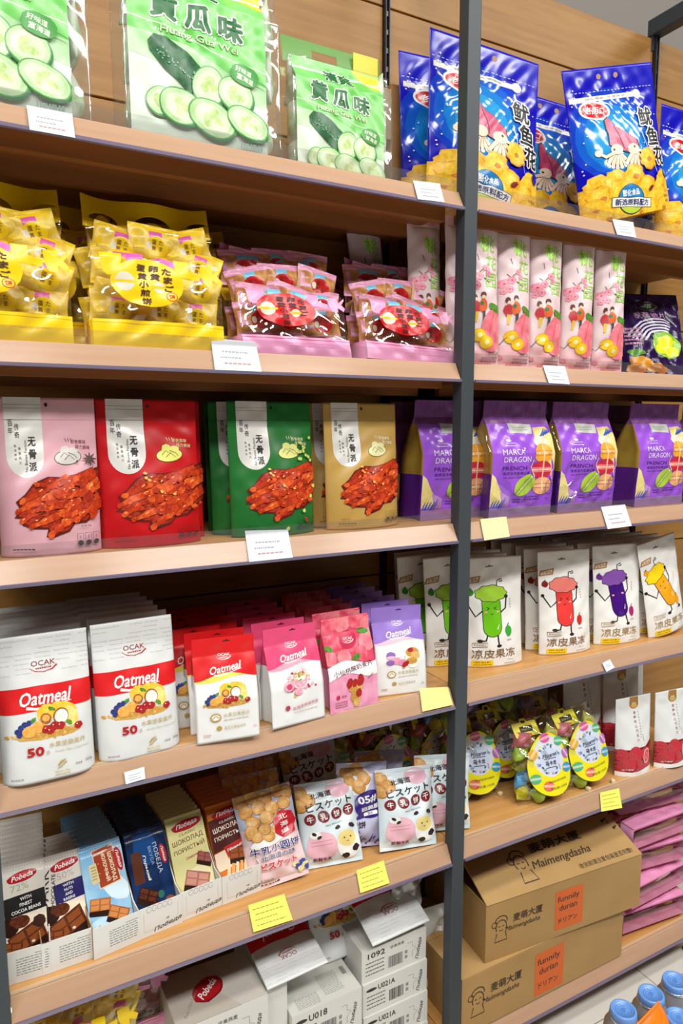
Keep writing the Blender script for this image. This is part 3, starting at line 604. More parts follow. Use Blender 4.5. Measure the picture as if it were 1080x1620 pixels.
def jelly(kind):
    """white pouch with a smiling fruit figure"""
    a = Art(183); hat, body, ln, tilt = {'green': ('#a2cf3e', '#6fc21e', BLK, 0), 'red': ('#ef8478', '#e8413c', BLK, 0), 'purple': ('#8a56b0', '#43157c', BLK, -8), 'yellow': ('#f5d51e', '#f2a81e', m('#3b2a10', .5), -25)}[kind]
    hang_hole(a, 45, 16, 1.0, m('#7d776c', .7)); tan = m('#a87c46', .4)
    a.p(tan, [(4, 34), (31, 31), (27, 42), (0, 44)]); a.p(m('#e9dcc8', .5), [(7, 36), (27, 33.4), (24.5, 40), (4, 41.6)]); a.t(tan, '百草味', 15.5, 38, 5, 18, -5, bold=.02)
    cx, cy = 44, 92
    R = lambda P: a.rotp(P, cx, cy, tilt)
    a.l(BLK, R([(cx-14, cy-4), (cx-27, cy+6), (cx-38, cy-14)]), 2.4); a.e(BLK, *R([(cx-38, cy-14)])[0], 3); a.l(BLK, R([(cx+14, cy+2), (cx+24, cy-6), (cx+27, cy-24)]), 2.4); a.e(BLK, *R([(cx+27, cy-25)])[0], 3)
    a.l(BLK, R([(cx-8, cy+34), (cx-12, cy+46), (cx-22, cy+47)]), 2.4); a.l(BLK, R([(cx+8, cy+34), (cx+9, cy+48), (cx+10, cy+56)]), 2.4); a.e(BLK, *R([(cx-21, cy+46.5)])[0], 4.4, 2.6); a.e(BLK, *R([(cx+10, cy+56)])[0], 4.4, 2.6)
    cap = lambda g: R(arcpts(cx, cy-16, 15+g, 15+g, 180, 360, 12)+arcpts(cx, cy+25, 15+g, 15+g, 0, 180, 12))
    a.p(BLK, cap(1.1)); a.p(m(body, .2, coat=.3), cap(0)); a.l(m('#ffffff', .3), R([(cx+8, cy+28), (cx+11, cy+20)]), 1.4, .6)
    P = [];
    for i in range(60):
        an = 2*math.pi*i/60; k = 1+.055*math.cos(9*an); P.append((cx+1+26*k*math.cos(an), cy-31+13*k*math.sin(an)))
    a.p(BLK, R([(cx+(x-cx)*1.045, cy-31+(y-cy+31)*1.08) for x, y in P])); a.p(m(hat, .2, coat=.3), R(P))
    a.l(BLK, R([(cx+11, cy-43), (cx+13, cy-52), (cx+21, cy-54), (cx+22, cy-50), (cx+16, cy-50)]), 1.6); fc = BLK
    if kind != 'yellow':
        for sx in (-1, 1): a.l(fc, R([(cx+sx*8.5, cy-9), (cx+sx*4, cy-6.6)]), 1.1); a.l(fc, R([(cx+sx*8.5, cy-4), (cx+sx*4, cy-6.6)]), 1.1)
    else:
        for sx in (-1, 1): a.e(fc, *R([(cx+sx*6, cy-7)])[0], 1.2)
    a.l(fc, R([(cx-2.5, cy+2), (cx, cy+3.6), (cx+2.5, cy+2)]), 1.1)
    for sx in (-1, 1): a.e(m('#f7a8a0', .4), *R([(cx+sx*10, cy-1)])[0], 2.6, 1.5)
    sm = {'green': ('#2f8a2c', '#3aa53a'), 'red': ('#8c1f1c', '#d8282c'), 'purple': ('#6a2a8c', '#b02468'), 'yellow': ('#e89a20', '#f0a020')}[kind]
    a.b(m(sm[0], .3), 11, 58, 6, 5.4, .06, 3); a.l(m('#205a1e', .4), [(8, 54), (13, 51)], 1.6); a.b(m(sm[1], .3), 71, 124, 5.6, 9, .06, 5); a.l(m('#205a1e', .4), [(70, 115), (73, 111)], 1.3); a.t(DGREY, '青提味' if kind == 'green' else '草莓味', 72, 139, 2.6)
    a.v(m(sm[1], .4), '清新果味', 77, 72, 2.6, 4.4)
    br = m('#8a6234', .35, .2) if kind in ('green', 'red') else m('#c29c60', .3, .4)
    a.l(br, [(11, 142), (34, 141), (34, 148), (11, 149), (11, 142)], .8); a.t(br, '果味型果冻', 22.5, 145, 3.2, 19)
    a.t(br, '凉皮果冻', 46, 160, 15, 72, bold=.005)
    a.r(m('#f5cf1c', .4), 10, 171, 43, 181, 2, keep=False); a.t(m('#8a5a10', .5), '0脂肪·维生素C', 26, 174, 3, 26); a.fine(m('#8a5a10', .5), 13, 177.6, 40, 1, 1, 1.4, 3); a.t(m('#9a948a', .5), '净含量 120g', 73, 172, 2.4); a.fine(m('#b5afa5', .5), 62, 177, 82, 1, 1, 1.2, 3)
    return a
PUFF = [m('#f2c31c', .45, c2='#e0a010', scale=110, lo=.3, hi=.7), m('#f7d43a', .45, c2='#edb41a', scale=120), m('#c87a14', .5), m('#fae57a', .45)]
def puff(a, x, y, r, seed, ring=True):
    a.b(PUFF[2], x+.4, y+.8, r*1.06, r*1.06, .06, seed, 20, lob=9); a.b(PUFF[0], x, y, r, r, .06, seed, 20, lob=9); a.b(PUFF[1], x-r*.15, y-r*.15, r*.72, r*.7, .1, seed+1, 16)
    if ring: a.b(PUFF[2], x+r*.1, y+r*.1, r*.3, r*.24, .2, seed+2, 10)
def squid_bag():
    a = Art(140); a.L = 0
    a.e(m('#1a3fc0', .12), 42, 62, 46, 44); a.e(m('#1a5fcc', .12), 42, 64, 39, 38); a.e(m('#1c7fd0', .12), 42, 66, 32, 32); a.e(m('#2a9ad8', .12), 42, 68, 24, 25)
    for i in range(24): x = 4*i+2; a.r(m('#c9cbe6', .4), x, 20.4, x+2.2, 21, keep=True)
    a.L += 1; BG = m('#b08a70', .7); a.e(BG, 38, 8, 2.4); a.e(BG, 57, 8, 2.4)
    a.l(m('#dcdad4', .3), [(3, 27), (40, 27), (76, 27)], 4.6); a.e(m('#dcdad4', .3), 78, 27, 4.4); a.t(GREY, '轻松易撕  方便携带', 42, 27, 2, 44)
    a.p(WHT, a.rotp(arcpts(27, 38, 16.5, 8.8, 0, 350, 24), 27, 38, 8)); a.p(m('#c8141c', .2), a.rotp(arcpts(27, 38, 14.5, 7.2, 0, 350, 24), 27, 38, 8)); a.t(WHT, '老街口', 27, 38, 7, 21, 8, bold=.02, shear=.2)
    PK = m('#c23a62', .3, c2='#d4557a', scale=60); OUT = m('#33202c', .5); CR = m('#eccfae', .4, c2='#f3ddc2', scale=80)
    for cx, cy in ((37, 78), (56, 80)):
        for i in range(6):
            an = math.radians(45+i*18); P = [(cx, cy), (cx+7*math.cos(an)*1.3, cy+9*math.sin(an)), (cx+15*math.cos(an), cy+16*math.sin(an))]; a.l(OUT, P, 4.6, 3.8); a.l(CR, P, 3.8, 3)
            a.e(CR, *P[2], 1.9)
    for P in (((34, 80), (26, 82), (19, 78)), ((60, 80), (70, 84), (78, 81))): a.l(OUT, P, 4, 3.6); a.l(CR, P, 3.2, 2.8); a.e(CR, *P[2], 3)
    mant = [(34, 49), (38, 46), (41, 54), (46, 58), (54, 63), (62, 70), (63, 76), (52, 82), (42, 78), (32, 72), (34, 62), (33, 57)]
    a.p(OUT, [(46+(x-46)*1.06, 65+(y-65)*1.06) for x, y in mant]); a.p(PK, mant); a.l(OUT, [(41, 55), (44, 64), (46, 78)], .8)
    a.e(CR, 38, 77, 6.4, 5); a.e(CR, 56, 79, 7, 5.4); a.e(OUT, 35, 77, 1.2); a.e(OUT, 58, 77, 1.2)
    for i in range(16): R = random.Random(i+40); a.e(m('#d8e6ff', .3), R.choice((R.uniform(4, 14), R.uniform(66, 97))), R.uniform(2, 94), .7, n=8)
    a.v(m('#0a0a0a', .4), '鱿鱼花', 80, 50, 18, 19, 17, 0, .03, WHT, .07, dx=4.5)
    a.L += 2; a.l(m('#b9cfee', .3), [(70, 64), (73, 80), (80, 104)], 1.4, .4)
    R = random.Random(3); pts = [(14, 108), (30, 106), (50, 104), (88, 112), (70, 90), (6, 118), (98, 116)]
    for i in range(7): pts += [(i*16+R.uniform(-3, 3), 118+R.uniform(-3, 3))]
    for i in range(7): pts += [(8+i*15+R.uniform(-3, 3), 130+R.uniform(-2, 2))]
    for i in range(7): pts += [(i*16+R.uniform(-3, 3), 138)]
    for i, (x, y) in enumerate(pts): puff(a, x, y, 11 if i != 4 else 10, i*7, i % 2 == 0)
    a.e(m('#1614ae', .2), 92, 106, 3.2, 5); a.e(m('#0f2c50', .4), 42, 125, 14, 14); a.e(m('#1c78b8', .3), 42, 124.4, 13, 13); a.p(m('#b9cf3a', .4), arcpts(42, 125, 13, 13, 15, 165)); a.t(WHT, '膨化食品', 42, 119, 6, 18, 4, bold=.02)
    a.r(BLK, 22, 123.5, 64, 132.5, rot=10); a.r(m('#e6e6e2', .4), 22.6, 124, 63.4, 132, rot=10); a.t(m('#1a2a6a', .5), '新选原料配方', 43, 128, 6, 36, 10, bold=.03); a.L += 2; a.b(m('#7a1c14', .4), 66, 118, 4, 1.8, .2, 1, rot=-30); a.t(m('#6a4a10', .5), '净含量', 88, 127, 3); a.t(m('#6a4a10', .5), '80克', 89, 132, 3)
    return a
def slice_(a, x, y, rx, ry, rot, seed, rind=True):
    if rind: a.e(m('#2d7a3a', .4), x+rx*.04, y+ry*.12, rx*1.03, ry*1.02, rot)
    a.e(m('#5fa85a', .4), x, y, rx, ry, rot); a.e(m('#c6e6b4', .4, c2='#b4dc9c', scale=60), x, y, rx*.94, ry*.93, rot); a.e(m('#d6ecc2', .4), x, y, rx*.74, ry*.72, rot); R = random.Random(seed)
    for i in range(3): an = math.radians(rot+R.uniform(-30, 30)+i*120); a.e(m('#b2d67e', .4, c2='#d8e9a8', scale=140), x+rx*.26*math.cos(an), y+ry*.26*math.sin(an), rx*.26, ry*.2, rot+i*60)
def cucumber_art(full=True):
    a = Art(120); a.p(m('#62c64e', .3, c2='#8bd87a', scale=9), [(0, 0), (100, 0), (100, 74), (70, 72), (40, 60), (0, 56)]); a.p(m('#a6dd9a', .3, c2='#c6e8bd', scale=12), [(0, 52), (40, 56), (70, 68), (100, 72), (100, 88), (60, 78), (0, 68)]); a.l(m('#d9f0d0', .3), [(0, 44), (30, 47), (64, 58), (100, 62)], .8)
    a.p(m('#ecd91e', .4), [(66, 0), (100, 2), (100, 16), (86, 14), (74, 8)])
    G = m('#1e6a32', .4)
    a.to(G, WHT, '清爽', 49, 15, 14, 32, 2, .035, .05); a.to(G, WHT, '黄', 25, 33, 19, 19, 2, .045, .06); a.to(G, WHT, '瓜', 49, 36, 18, 19, 2, .045, .06); a.to(G, WHT, '味', 73, 38, 17, 19, 3, .045, .06)
    a.to(m('#e9f5c8', .4), m('#55a838', .4), 'Huang Gua Wei', 50, 51, 6, 56, 3, .0, .02); a.L += 1
    a2 = Art(120); CU = m('#1c5230', .35, c2='#2f7040', scale=160); a2.p(CU, [(13, 74), (17, 69), (26, 69), (40, 76), (52, 86), (56, 94), (50, 104), (40, 102), (24, 90), (14, 80)])
    for i in range(26): R = random.Random(i); x = R.uniform(16, 46); a2.e(m('#79b08a', .4), x, 70+(x-14)*.55+R.uniform(1, 9), .7, n=6)
    slice_(a2, 55, 96, 12, 14, 24, 1); slice_(a2, 75, 97, 14, 12, 20, 2)
    slice_(a2, 20, 112, 10, 9, -20, 3); slice_(a2, 34, 113, 15, 12, 15, 4); slice_(a2, 57, 117, 18, 12, 20, 5); slice_(a2, 84, 115, 17, 10, 22, 6)
    a.put(a2, 0, -15)
    a.b(m('#3d9a3a', .4), 82, 68, 11, 7.6, .05, 4, 18, 12); a.l(m('#3d9a3a', .4), [(92, 70), (99, 72)], .8); a.t(m('#e6f4d8', .4), '好味道', 81, 65.6, 4.2, 13, 12, bold=.02); a.t(m('#e6f4d8', .4), '富海道', 82, 71, 4.2, 13, 12, bold=.02)
    for i in range(9): a.r(m('#8fa79a', .4), 78+i*1.9, 114, 78.9+i*1.9+(i % 3)*.4, 118, keep=True)
    return a
def peach_art():
    a = Art(400); a.r(m('#f2c7cd', .4, c2='#f0b4bf', scale=30), 0, 340, 100, 400); a.r(m('#eebfc8', .4), 0, 0, 100, 26, keep=False)
    a.r(m('#a81c2e', .4), 26, 8, 84, 24, keep=False); a.t(m('#d8737c', .4), '桃花园', 55, 16, 9, 44)
    G = m('#8fd63c', .4); a.b(m('#c9ee8a', .4), 52, 78, 16, 22, .1, 3); a.t(G, '桃', 62, 78, 46, 44, 4); a.t(G, '花', 70, 130, 36, 34, 4); a.t(G, '园', 68, 176, 38, 36, 0); a.l(G, [(60, 92), (60, 120), (48, 150), (20, 168)], 2.2, .8)
    a.L += 1; BR = m('#5a3230', .5); a.l(BR, [(4, 178), (24, 164), (44, 146), (60, 134)], 2.6, 1.2); a.l(BR, [(30, 160), (20, 150)], 1.6); a.l(BR, [(44, 170), (58, 180), (66, 178)], 3, 1); a.l(BR, [(30, 108), (33, 124)], 1.6)
    FL = m('#e27a92', .4, c2='#f0aebb', scale=300)
    for x, y, r in ((14, 176, 14), (32, 166, 11), (50, 144, 9), (26, 190, 10), (56, 158, 7), (12, 196, 8)):
        for i in range(5): an = 2*math.pi*i/5; a.e(FL, x+r*.5*math.cos(an), y+r*.5*math.sin(an), r*.5, n=10, keep=True)
        a.L += 1; a.e(m('#c23a5c', .4), x, y, r*.2, n=8)
    O = m('#d9622c', .5)
    a.b(BR, 22, 220, 6, 8, .1, 3); a.b(m('#efc9a8', .4), 25, 226, 4, 5, .1, 4); a.b(m('#c23a44', .4), 24, 246, 10, 16, .1, 5); a.b(BR, 42, 214, 7, 7, .1, 3); a.b(m('#efc9a8', .4), 42, 220, 4.6, 5, .1, 4); a.b(O, 42, 242, 11, 18, .1, 6); a.l(m('#4a4a50', .4), [(44, 256), (44, 284)], 8, 5); a.l(m('#e9c23a', .4), [(26, 258), (24, 284)], 8, 4); a.b(m('#3f7a4a', .4), 38, 236, 5, 6, .2, 4)
    peach(a, 74, 306, 36, 56); a.b(FR['leaf'], 80, 248, 24, 10, .1, 2, rot=25)
    Y = m('#f2c81e', .4)
    for x, y in ((34, 318), (54, 336)): a.e(m('#dba514', .4), x, y, 18, 17); a.e(Y, x, y, 16, 15); a.e(m('#faeeb0', .4), x+1, y, 6, 6)
    a.l(m('#6a4a40', .5), [(0, 330), (8, 338), (16, 326), (24, 318)], 1.6)
    a.t(DGREY, '桃花源记', 84, 364, 9); a.fine(m('#9a7078', .5), 46, 374, 92, 2, 9, 3.6, 4); a.fine(m('#d86070', .5), 30, 388, 80, 1, 9, 3, 6); a.b(m('#e78a98', .4), 8, 372, 12, 5, .2, 3, rot=10)
    return a
def bar_art(kind):
    a = Art(205)
    CH = m('#4a1f10', .3, c2='#6b3218', scale=160); CH2 = m('#8c4a22', .3); CR = m('#e9d6b4', .35); CH3 = m('#2c120a', .3)
    def piece(x, y, r, c1=CH, c2=CH2, rot=-20):
        R = lambda P: a.rotp(P, x, y, rot)
        a.p(CH3, R([(x-r, y-r*.5), (x+r, y-r*.6), (x+r, y+r*.8), (x-r, y+r*.8)])); a.p(c1, R([(x-r, y-r*.6), (x+r, y-r*.7), (x+r, y+r*.3), (x-r, y+r*.4)]))
        for i in range(2):
            for j in range(2): q = R([(x-r*.9+i*r*.95, y-r*.52+j*r*.46), (x-r*.1+i*r*.95, y-r*.56+j*r*.46), (x-r*.1+i*r*.95, y-r*.18+j*r*.46), (x-r*.9+i*r*.95, y-r*.14+j*r*.46)]); a.p(c2, q, keep=True)
        a.L += 1
    lg = m('#b41a24', .3)
    def logo(x, y, w, h, rot, s='Победа'): a.b(m('#7d0f16', .3), x, y+.6, w*.56, h*.64, .04, 3, 18, rot); a.b(lg, x, y, w*.54, h*.6, .04, 3, 18, rot); a.t(WHT, s, x, y, h*.62, w*.8, rot, .015, .3)
    if kind in ('72', '50'):
        a.p(m('#d8d2c8', .35), [(0, 0), (100, 0), (100, 90), (0, 90)], keep=True); a.p(m('#e2d8c8', .35), [(0, 90), (100, 90), (100, 205), (0, 205)])
        logo(52 if kind == '72' else 62, 24, 58, 16, -8, 'Pobeda'); a.t(m('#9ab08a', .4) if kind == '72' else m('#b5a9a2', .4), kind+'%', 46 if kind == '72' else 62, 44, 13, 38, -6)
        bc = m('#14100e', .4) if kind == '72' else m('#1c1660', .4); a.r(bc, 12 if kind == '72' else 34, 58, 100, 96, 0, -5)
        for i, t_ in enumerate(('WITH', 'FINEST', 'COCOA BEANS') if kind == '72' else ('WITH', 'NUTS', 'AND', 'RAISINS')): a.t(WHT, t_, 58 if kind == '72' else 66, (66 if kind == '72' else 64)+i*(11 if kind == '72' else 9), 6.5 if kind == '72' else 5.5, None if i else 24, -6, .015)
        a.L += 1; a.b(m('#efe0c4', .35), 60, 118, 44, 20, .1, 2); a.b(CH3, 20, 116, 22, 18, .12, 3); a.b(CH, 44, 108, 20, 12, .15, 5); piece(60, 145, 38); piece(24, 158, 22, CH, CH2, 10)
        if kind == '50': a.t(BLK, 'DARK', 14, 66, 18, 82, -83, bold=.005); a.t(BLK, 'CHOCOLATE', 32, 72, 8.5, 70, -83, bold=.01)
        else: a.b(m('#3a1a10', .4), 84, 116, 14, 12, .1, 3)
        a.L += 1; a.b(CR, 70, 150, 4, 2.4, .1, 3); a.b(CR, 82, 176, 12, 6, .2, 4); a.b(CH2, 30, 186, 14, 7, .2, 5)
    elif kind == 'milk':
        SK = m('#79b4de', .25, c2='#a9d4ec', scale=18); a.r(SK, 0, 0, 100, 205); a.b(m('#d6ecf6', .3), 70, 96, 40, 22, .1, 3, rot=40); a.b(m('#bfe0f2', .3), 30, 170, 40, 26, .1, 4)
        a.p(m('#e9c9a0', .4), a.rotp([(31, 10), (83, 10), (83, 90), (31, 90)], 57, 50, -5)); a.p(m('#a33a1c', .35), a.rotp([(33, 12), (81, 12), (81, 88), (33, 88)], 57, 50, -5))
        a.t(m('#f5e6c0', .4), 'ШОКОЛАД', 70, 54, 11, 60, 85, .03); a.t(m('#f5e6c0', .4), 'МОЛОЧНЫЙ', 56, 50, 11, 62, 85, .03); a.fine(m('#e0a070', .4), 38, 20, 42, 3, 20, 2, 3); a.L += 1
        a.r(m('#dfcf9a', .4), 18, 38, 36, 78, 2, -5); a.fine(m('#8a7a50', .5), 21, 44, 33, 5, 6, 2, 5); a.b(lg, 88, 44, 9, 26, .04, 3, 18, -5); a.t(WHT, 'Победа', 88, 44, 8, 38, 83, .015, .3)
        piece(28, 124, 24, m('#b0602c', .3), m('#d08a4c', .3), 14); piece(66, 152, 24, m('#b0602c', .3), m('#d08a4c', .3), 30); a.b(m('#7a3a1a', .4), 20, 168, 9, 8, .05, 3); a.b(m('#e9c25a', .4), 38, 184, 18, 9, .2, 4); a.b(m('#8a4a20', .4), 76, 192, 10, 8, .1, 3)
    elif kind == 'dark':
        a.r(m('#101c3a', .2, c2='#1c3a6a', scale=25), 0, 0, 100, 205); a.b(m('#1d4a86', .2), 46, 40, 30, 40, .1, 3); a.r(m('#5a2c1a', .3), 8, 46, 34, 112, 3)
        a.t(m('#c9cfd8', .4), 'ПОБЕДА', 72, 70, 12, 66, 85, .0); a.t(m('#9ab4d0', .4), 'ВКУСА', 58, 62, 8, 40, 85, .0); a.t(WHT, 'Горький', 42, 84, 9, 56, 85, .02, .3); a.b(lg, 88, 66, 8, 22, .04, 3, 18, -5); a.t(WHT, 'Победа', 88, 66, 7, 34, 83, .015, .3); a.L += 1
        piece(34, 142, 24, CH3, CH, 30); piece(64, 176, 26, CH3, CH, 10); a.e(m('#2c6a5a', .3), 66, 146, 8); a.b(CH2, 86, 164, 12, 9, .2, 3)
    else:
        c1 = {'cream': '#d9d394', 'orange': '#d8742a'}[kind]; a.r(m(c1, .25), 0, 0, 100, 205)
        if kind == 'cream': a.b(m('#e9e2b4', .3), 60, 160, 44, 40, .06, 3)
        else: a.p(m('#4a1a14', .3), [(0, 34), (100, 30), (100, 96), (0, 108)]); a.p(m('#b82a24', .3), [(28, 100), (100, 88), (100, 112), (32, 124)]); a.p(m('#f0dcc0', .3), [(0, 110), (30, 106), (36, 128), (100, 116), (100, 140), (0, 150)])
        logo(54, 24, 74, 18, -5); tx = m('#6a2a1c', .4) if kind == 'cream' else m('#f2e4d0', .4)
        a.t(tx, 'CLASSIC', 52, 42, 5, 46, -5); a.t(tx, 'ШОКОЛАД', 50, 57, 13, 84, -5, .01); a.t(tx, 'ПОРИСТЫЙ', 50, 74, 12, 84, -5, .005); a.t(m('#b01c3a', .4) if kind == 'cream' else WHT, 'Сливочный' if kind == 'cream' else 'Тёмный', 58, 94 if kind == 'cream' else 106, 6, 44, -8, .02, .3); a.L += 1
        if kind == 'cream': piece(84, 108, 20, m('#7d3a3a', .3), m('#a05a54', .3), 25); piece(54, 150, 32, m('#a86a5c', .3), m('#c99080', .3), 24)
        else: piece(66, 124, 26, m('#7a3a1e', .3), m('#9c5428', .3), 10); [a.l(m('#e8a860' if i % 2 else '#f4d8b0', .35), [(20+i*12, 186), (34+i*12, 140)], 9, 8) for i in range(6)]
    return a
def egg_art(kind):
    """printing on the clear front of the egg biscuit bags: yellow or pink"""
    Y, Y2, MG = {'yellow': ('#f5d016', '#e6b80e', '#e05cae'), 'pink': ('#e79ac2', '#d97fae', '#6ec0e0')}[kind]
    a = Art(124); y = m(Y, .3); y2 = m(Y2, .3)
    a.r(y, 0, 98, 100, 124); a.l(m('#c9a20c' if kind == 'yellow' else '#8c2a3c', .4), [(0, 101), (100, 101)], .7); a.fine(m(Y2, .4), 40, 110, 84, 1, 1, 1.2, 3)
    a.p(y, [(7, 34), (23, 34), (21, 52), (18, 55), (12, 55), (9, 52)]); a.p(m(MG, .35), a.rotp([(26, 33), (38, 33), (38, 42), (26, 42)], 32, 37, 6)); a.p(m(MG, .35), a.rotp([(50, 37), (62, 37), (60, 48), (49, 48)], 56, 42, 14))
    a.p(y, [(61, 37), (72, 37), (72, 46), (82, 48), (82, 54), (66, 53), (62, 48)]); a.p(y, [(82, 38), (92, 38), (93, 45), (104-4, 37), (100, 40), (96, 47), (100, 52), (98, 57), (92, 52), (92, 58), (86, 58), (83, 50)])
    cc = y if kind == 'yellow' else m('#c8161c', .3); tk = m('#4a2410', .5) if kind == 'yellow' else m('#5a0c10', .5)
    a.e(cc, 41, 61, 27, 23, 6)
    for x, q in ((24, 61), (49, 65)):
        k = 1.0 if x == 24 else .62; a.e(m('#dcd8c2', .4), x, q, 7*k, 9*k); a.r(m('#f0c81c', .3), x-9*k, q-1.6, x+9*k, q+1.2)
    a.v(tk, '蛋黄小煎饼', 36, 47, 6.6, 8, 7, 4, .03, dx=.9); a.v(tk, '卵黄', 45.5, 47, 6.6, 8, 7, 4, .03, dx=.9); a.v(tk, 'たまご', 55, 49, 6.4, 8, 7, 4, .03, dx=.9); a.e(m('#d8341c', .4), 58.5, 73, 4.4); a.e(cc, 58.5, 73, 3.7); a.t(m('#d8341c', .4), '饼', 58.5, 73, 4.6, None, 0, .02)
    a.t(m('#8a6a1c', .5), '净含量:300克', 84, 94, 3.6, 24)
    return a
def egg_head_art(kind):
    return None
def biscuit_art(kind):
    a = Art(165 if kind != 'cow' else 140)
    BI = m('#c98a3e', .4, c2='#e0a85c', scale=90); BI2 = m('#e9c07c', .4, c2='#d39a4e', scale=110); BO = m('#8a5220', .5)
    def bis(x, y, r, i): a.e(BO, x+.5, y+.8, r*1.03, r*.92, i*23); a.e(BI, x, y, r, r*.9, i*23); a.e(BI2, x-r*.1, y-r*.12, r*.74, r*.62, i*23)
    if kind == 'butter':
        a.r(m('#a9b3c8', .3), 0, 20, 100, 60); a.r(m('#f0d6d6', .3, c2='#e9c4c8', scale=20), 0, 88, 100, 165)
        for i, (x, y) in enumerate(((12, 12), (30, 8), (52, 14), (74, 8), (90, 16), (16, 30), (38, 28), (60, 34), (82, 32), (24, 50), (48, 48), (70, 54), (18, 66), (40, 68), (60, 72), (36, 82))): bis(x, y, 12, i)
        a.e(m('#f2f2f0', .3), 46, 86, 34, 9, -8); [bis(x, y, 10, i) for i, (x, y) in enumerate(((26, 76), (44, 78), (40, 66)))]
        a.L += 1; a.b(m('#c8182c', .3), 76, 66, 20, 24, .06, 4, 16, lob=7); a.v(WHT, '北海道', 74, 54, 9, 12, 16, -8, .02); P = m('#3a2a7c', .4); a.to(P, WHT, '牛乳小圆饼', 52, 100, 13, 84, 0, .02, .05); a.to(P, WHT, '北海道の味', 54, 113, 8, 58, 0, .01, .05); a.to(m('#e0343c', .4), WHT, 'ビスケット', 54, 128, 13, 60, 0, .04, .05)
        for i in range(6): a.b(m('#3f4f9a' if i % 2 else '#e9d9a0', .4), 80+i*4, 140+(i % 3)*5, 6, 5, .2, i)
        a.t(DGREY, '净含量:200克', 22, 150, 4, 36); a.fine(DGREY, 8, 156, 50, 1, 1, 1.4, 3)
    elif kind == 'cow':
        a.r(m('#cfe3ea', .3, c2='#e6eef0', scale=14), 0, 0, 100, 140); a.b(m('#e6b8c8', .35), 70, 16, 22, 14, .08, 3)
        [bis(x, y, 12, i) for i, (x, y) in enumerate(((6, 14), (18, 28), (4, 36)))]
        k = m('#2c1a1a', .4); a.t(k, '北海道', 40, 22, 9, 36, -6, .02); a.t(k, 'ビスケット', 52, 38, 14, 78, -6, .02)
        for i, ch in enumerate('牛乳饼干'): x = 18+i*22; y = 60-i*2.5; a.e(m('#7a1c22', .4), x, y, 9.6, 9.6); a.t(WHT, ch, x, y, 11, None, -6, .02)
        a.t(DGREY, 'MILK BISCUITS', 56, 71, 2.4, 30, -6); a.L += 1
        a.b(m('#e9b6c4', .35), 34, 106, 26, 24, .06, 3); a.l(m('#d890a6', .35), [(16, 98), (50, 96)], 1.4); a.l(m('#d890a6', .35), [(16, 104), (50, 102)], 1.4); a.e(WHT, 24, 86, 9, 6); a.e(k, 22, 84, 4, 2.6, 30); a.e(k, 30, 90, 4, 2.6, -30)
        a.e(WHT, 78, 108, 20, 24); a.b(m('#f0dc8a', .35), 76, 98, 16, 14, .05, 3); a.e(k, 71, 96, 1.4); a.e(k, 82, 96, 1.4); a.l(k, [(75, 102), (77, 103), (79, 102)], 1); a.b(k, 90, 116, 5, 7, .2, 4, rot=20); a.b(k, 72, 126, 6, 4, .2, 5); a.b(k, 86, 78, 6, 3.4, .2, 6, rot=30); a.b(k, 62, 78, 5, 3, .2, 7, rot=-20)
        a.t(m('#5a2a34', .5), '新鲜牛乳', 34, 126, 6, 30, 0, .02)
    else:
        a.r(m('#b7b6dc', .3, c2='#d2d4ee', scale=14), 0, 0, 100, 165); a.e(WHT, 30, 30, 34, 30); [bis(x, y, 13, i) for i, (x, y) in enumerate(((18, 18), (38, 12), (50, 28), (24, 38), (40, 44), (14, 52)))]
        P = m('#34207c', .3); a.e(P, 62, 78, 33, 27, -10); a.p(P, [(40, 92), (30, 108), (56, 102)]); a.t(WHT, '05#', 56, 68, 15, 38, -10, .03); a.t(WHT, '超脆脆', 62, 84, 9, 40, -10, .02); a.r(WHT, 48, 92, 76, 99, 2, -10); a.t(P, '圆饼', 62, 95.5, 5, None, -10); k = m('#3a2a2a', .4); a.t(k, '小圆饼', 30, 118, 13, 46, -4, .02); a.t(k, '牛乳の味', 26, 132, 7, 34, -4)
        a.L += 1
        for i in range(8): a.l(P, [(40+i*6, 160-(i % 3)*6), (46+i*6, 138+(i % 4)*5)], 4, 1)
    return a
def berry_art():
    a = Art(172); GB = m('#a87c3c', .35, .2)
    a.p(GB, [(38, 0), (62, 0), (62, 18)]+arcpts(50, 18, 12, 9, 0, 180)+[(38, 18)]); a.e(m('#d9b468', .35, .3), 50, 20, 8, 5); a.t(m('#f4e6c8', .4), '草莓', 50, 15, 5)
    a.v(m('#8c2030', .4), '草莓夹心巧克力', 50, 36, 6.6, 9.6, 7); a.fine(m('#9a948c', .5), 60, 34, 63, 10, 6, 3, 4); a.fine(GREY, 66, 84, 69, 4, 4, 2.4, 4); a.L += 1
    a.p(m('#7a0e1a', .3, c2='#8c1424', scale=60), [(0, 112), (30, 112), (70, 110), (90, 102), (100, 98), (100, 160), (0, 162)]); B = m('#cc3a46', .35, c2='#b42836', scale=250)
    R = random.Random(2)
    for i, (x, y, r) in enumerate(((10, 124, 14), (40, 124, 18), (10, 150, 14), (68, 126, 14), (46, 152, 17), (26, 146, 15), (74, 152, 13), (92, 118, 10), (95, 142, 12))): a.e(m('#5e0812', .4), x+.8, y+1.4, r*1.05, r*1.02); a.e(B, x, y, r, r*.97)
    a.b(m('#f2b8b4', .35), 72, 132, 12, 17, .05, 3, rot=14); a.b(m('#d8404c', .35), 72, 132, 9, 13.5, .05, 3, rot=14); a.b(m('#f0a0a0', .35), 72, 132, 4, 8, .08, 3, rot=14); a.b(m('#c22a3a', .35), 72, 132, 2.2, 5, .08, 3, rot=14)
    a.p(WHT, [(0, 161), (30, 163), (80, 158), (100, 156), (100, 172), (0, 172)]); a.t(m('#f4dcdc', .4), '冻干草莓', 22, 157, 3.4, 24, 0, .02)
    return a

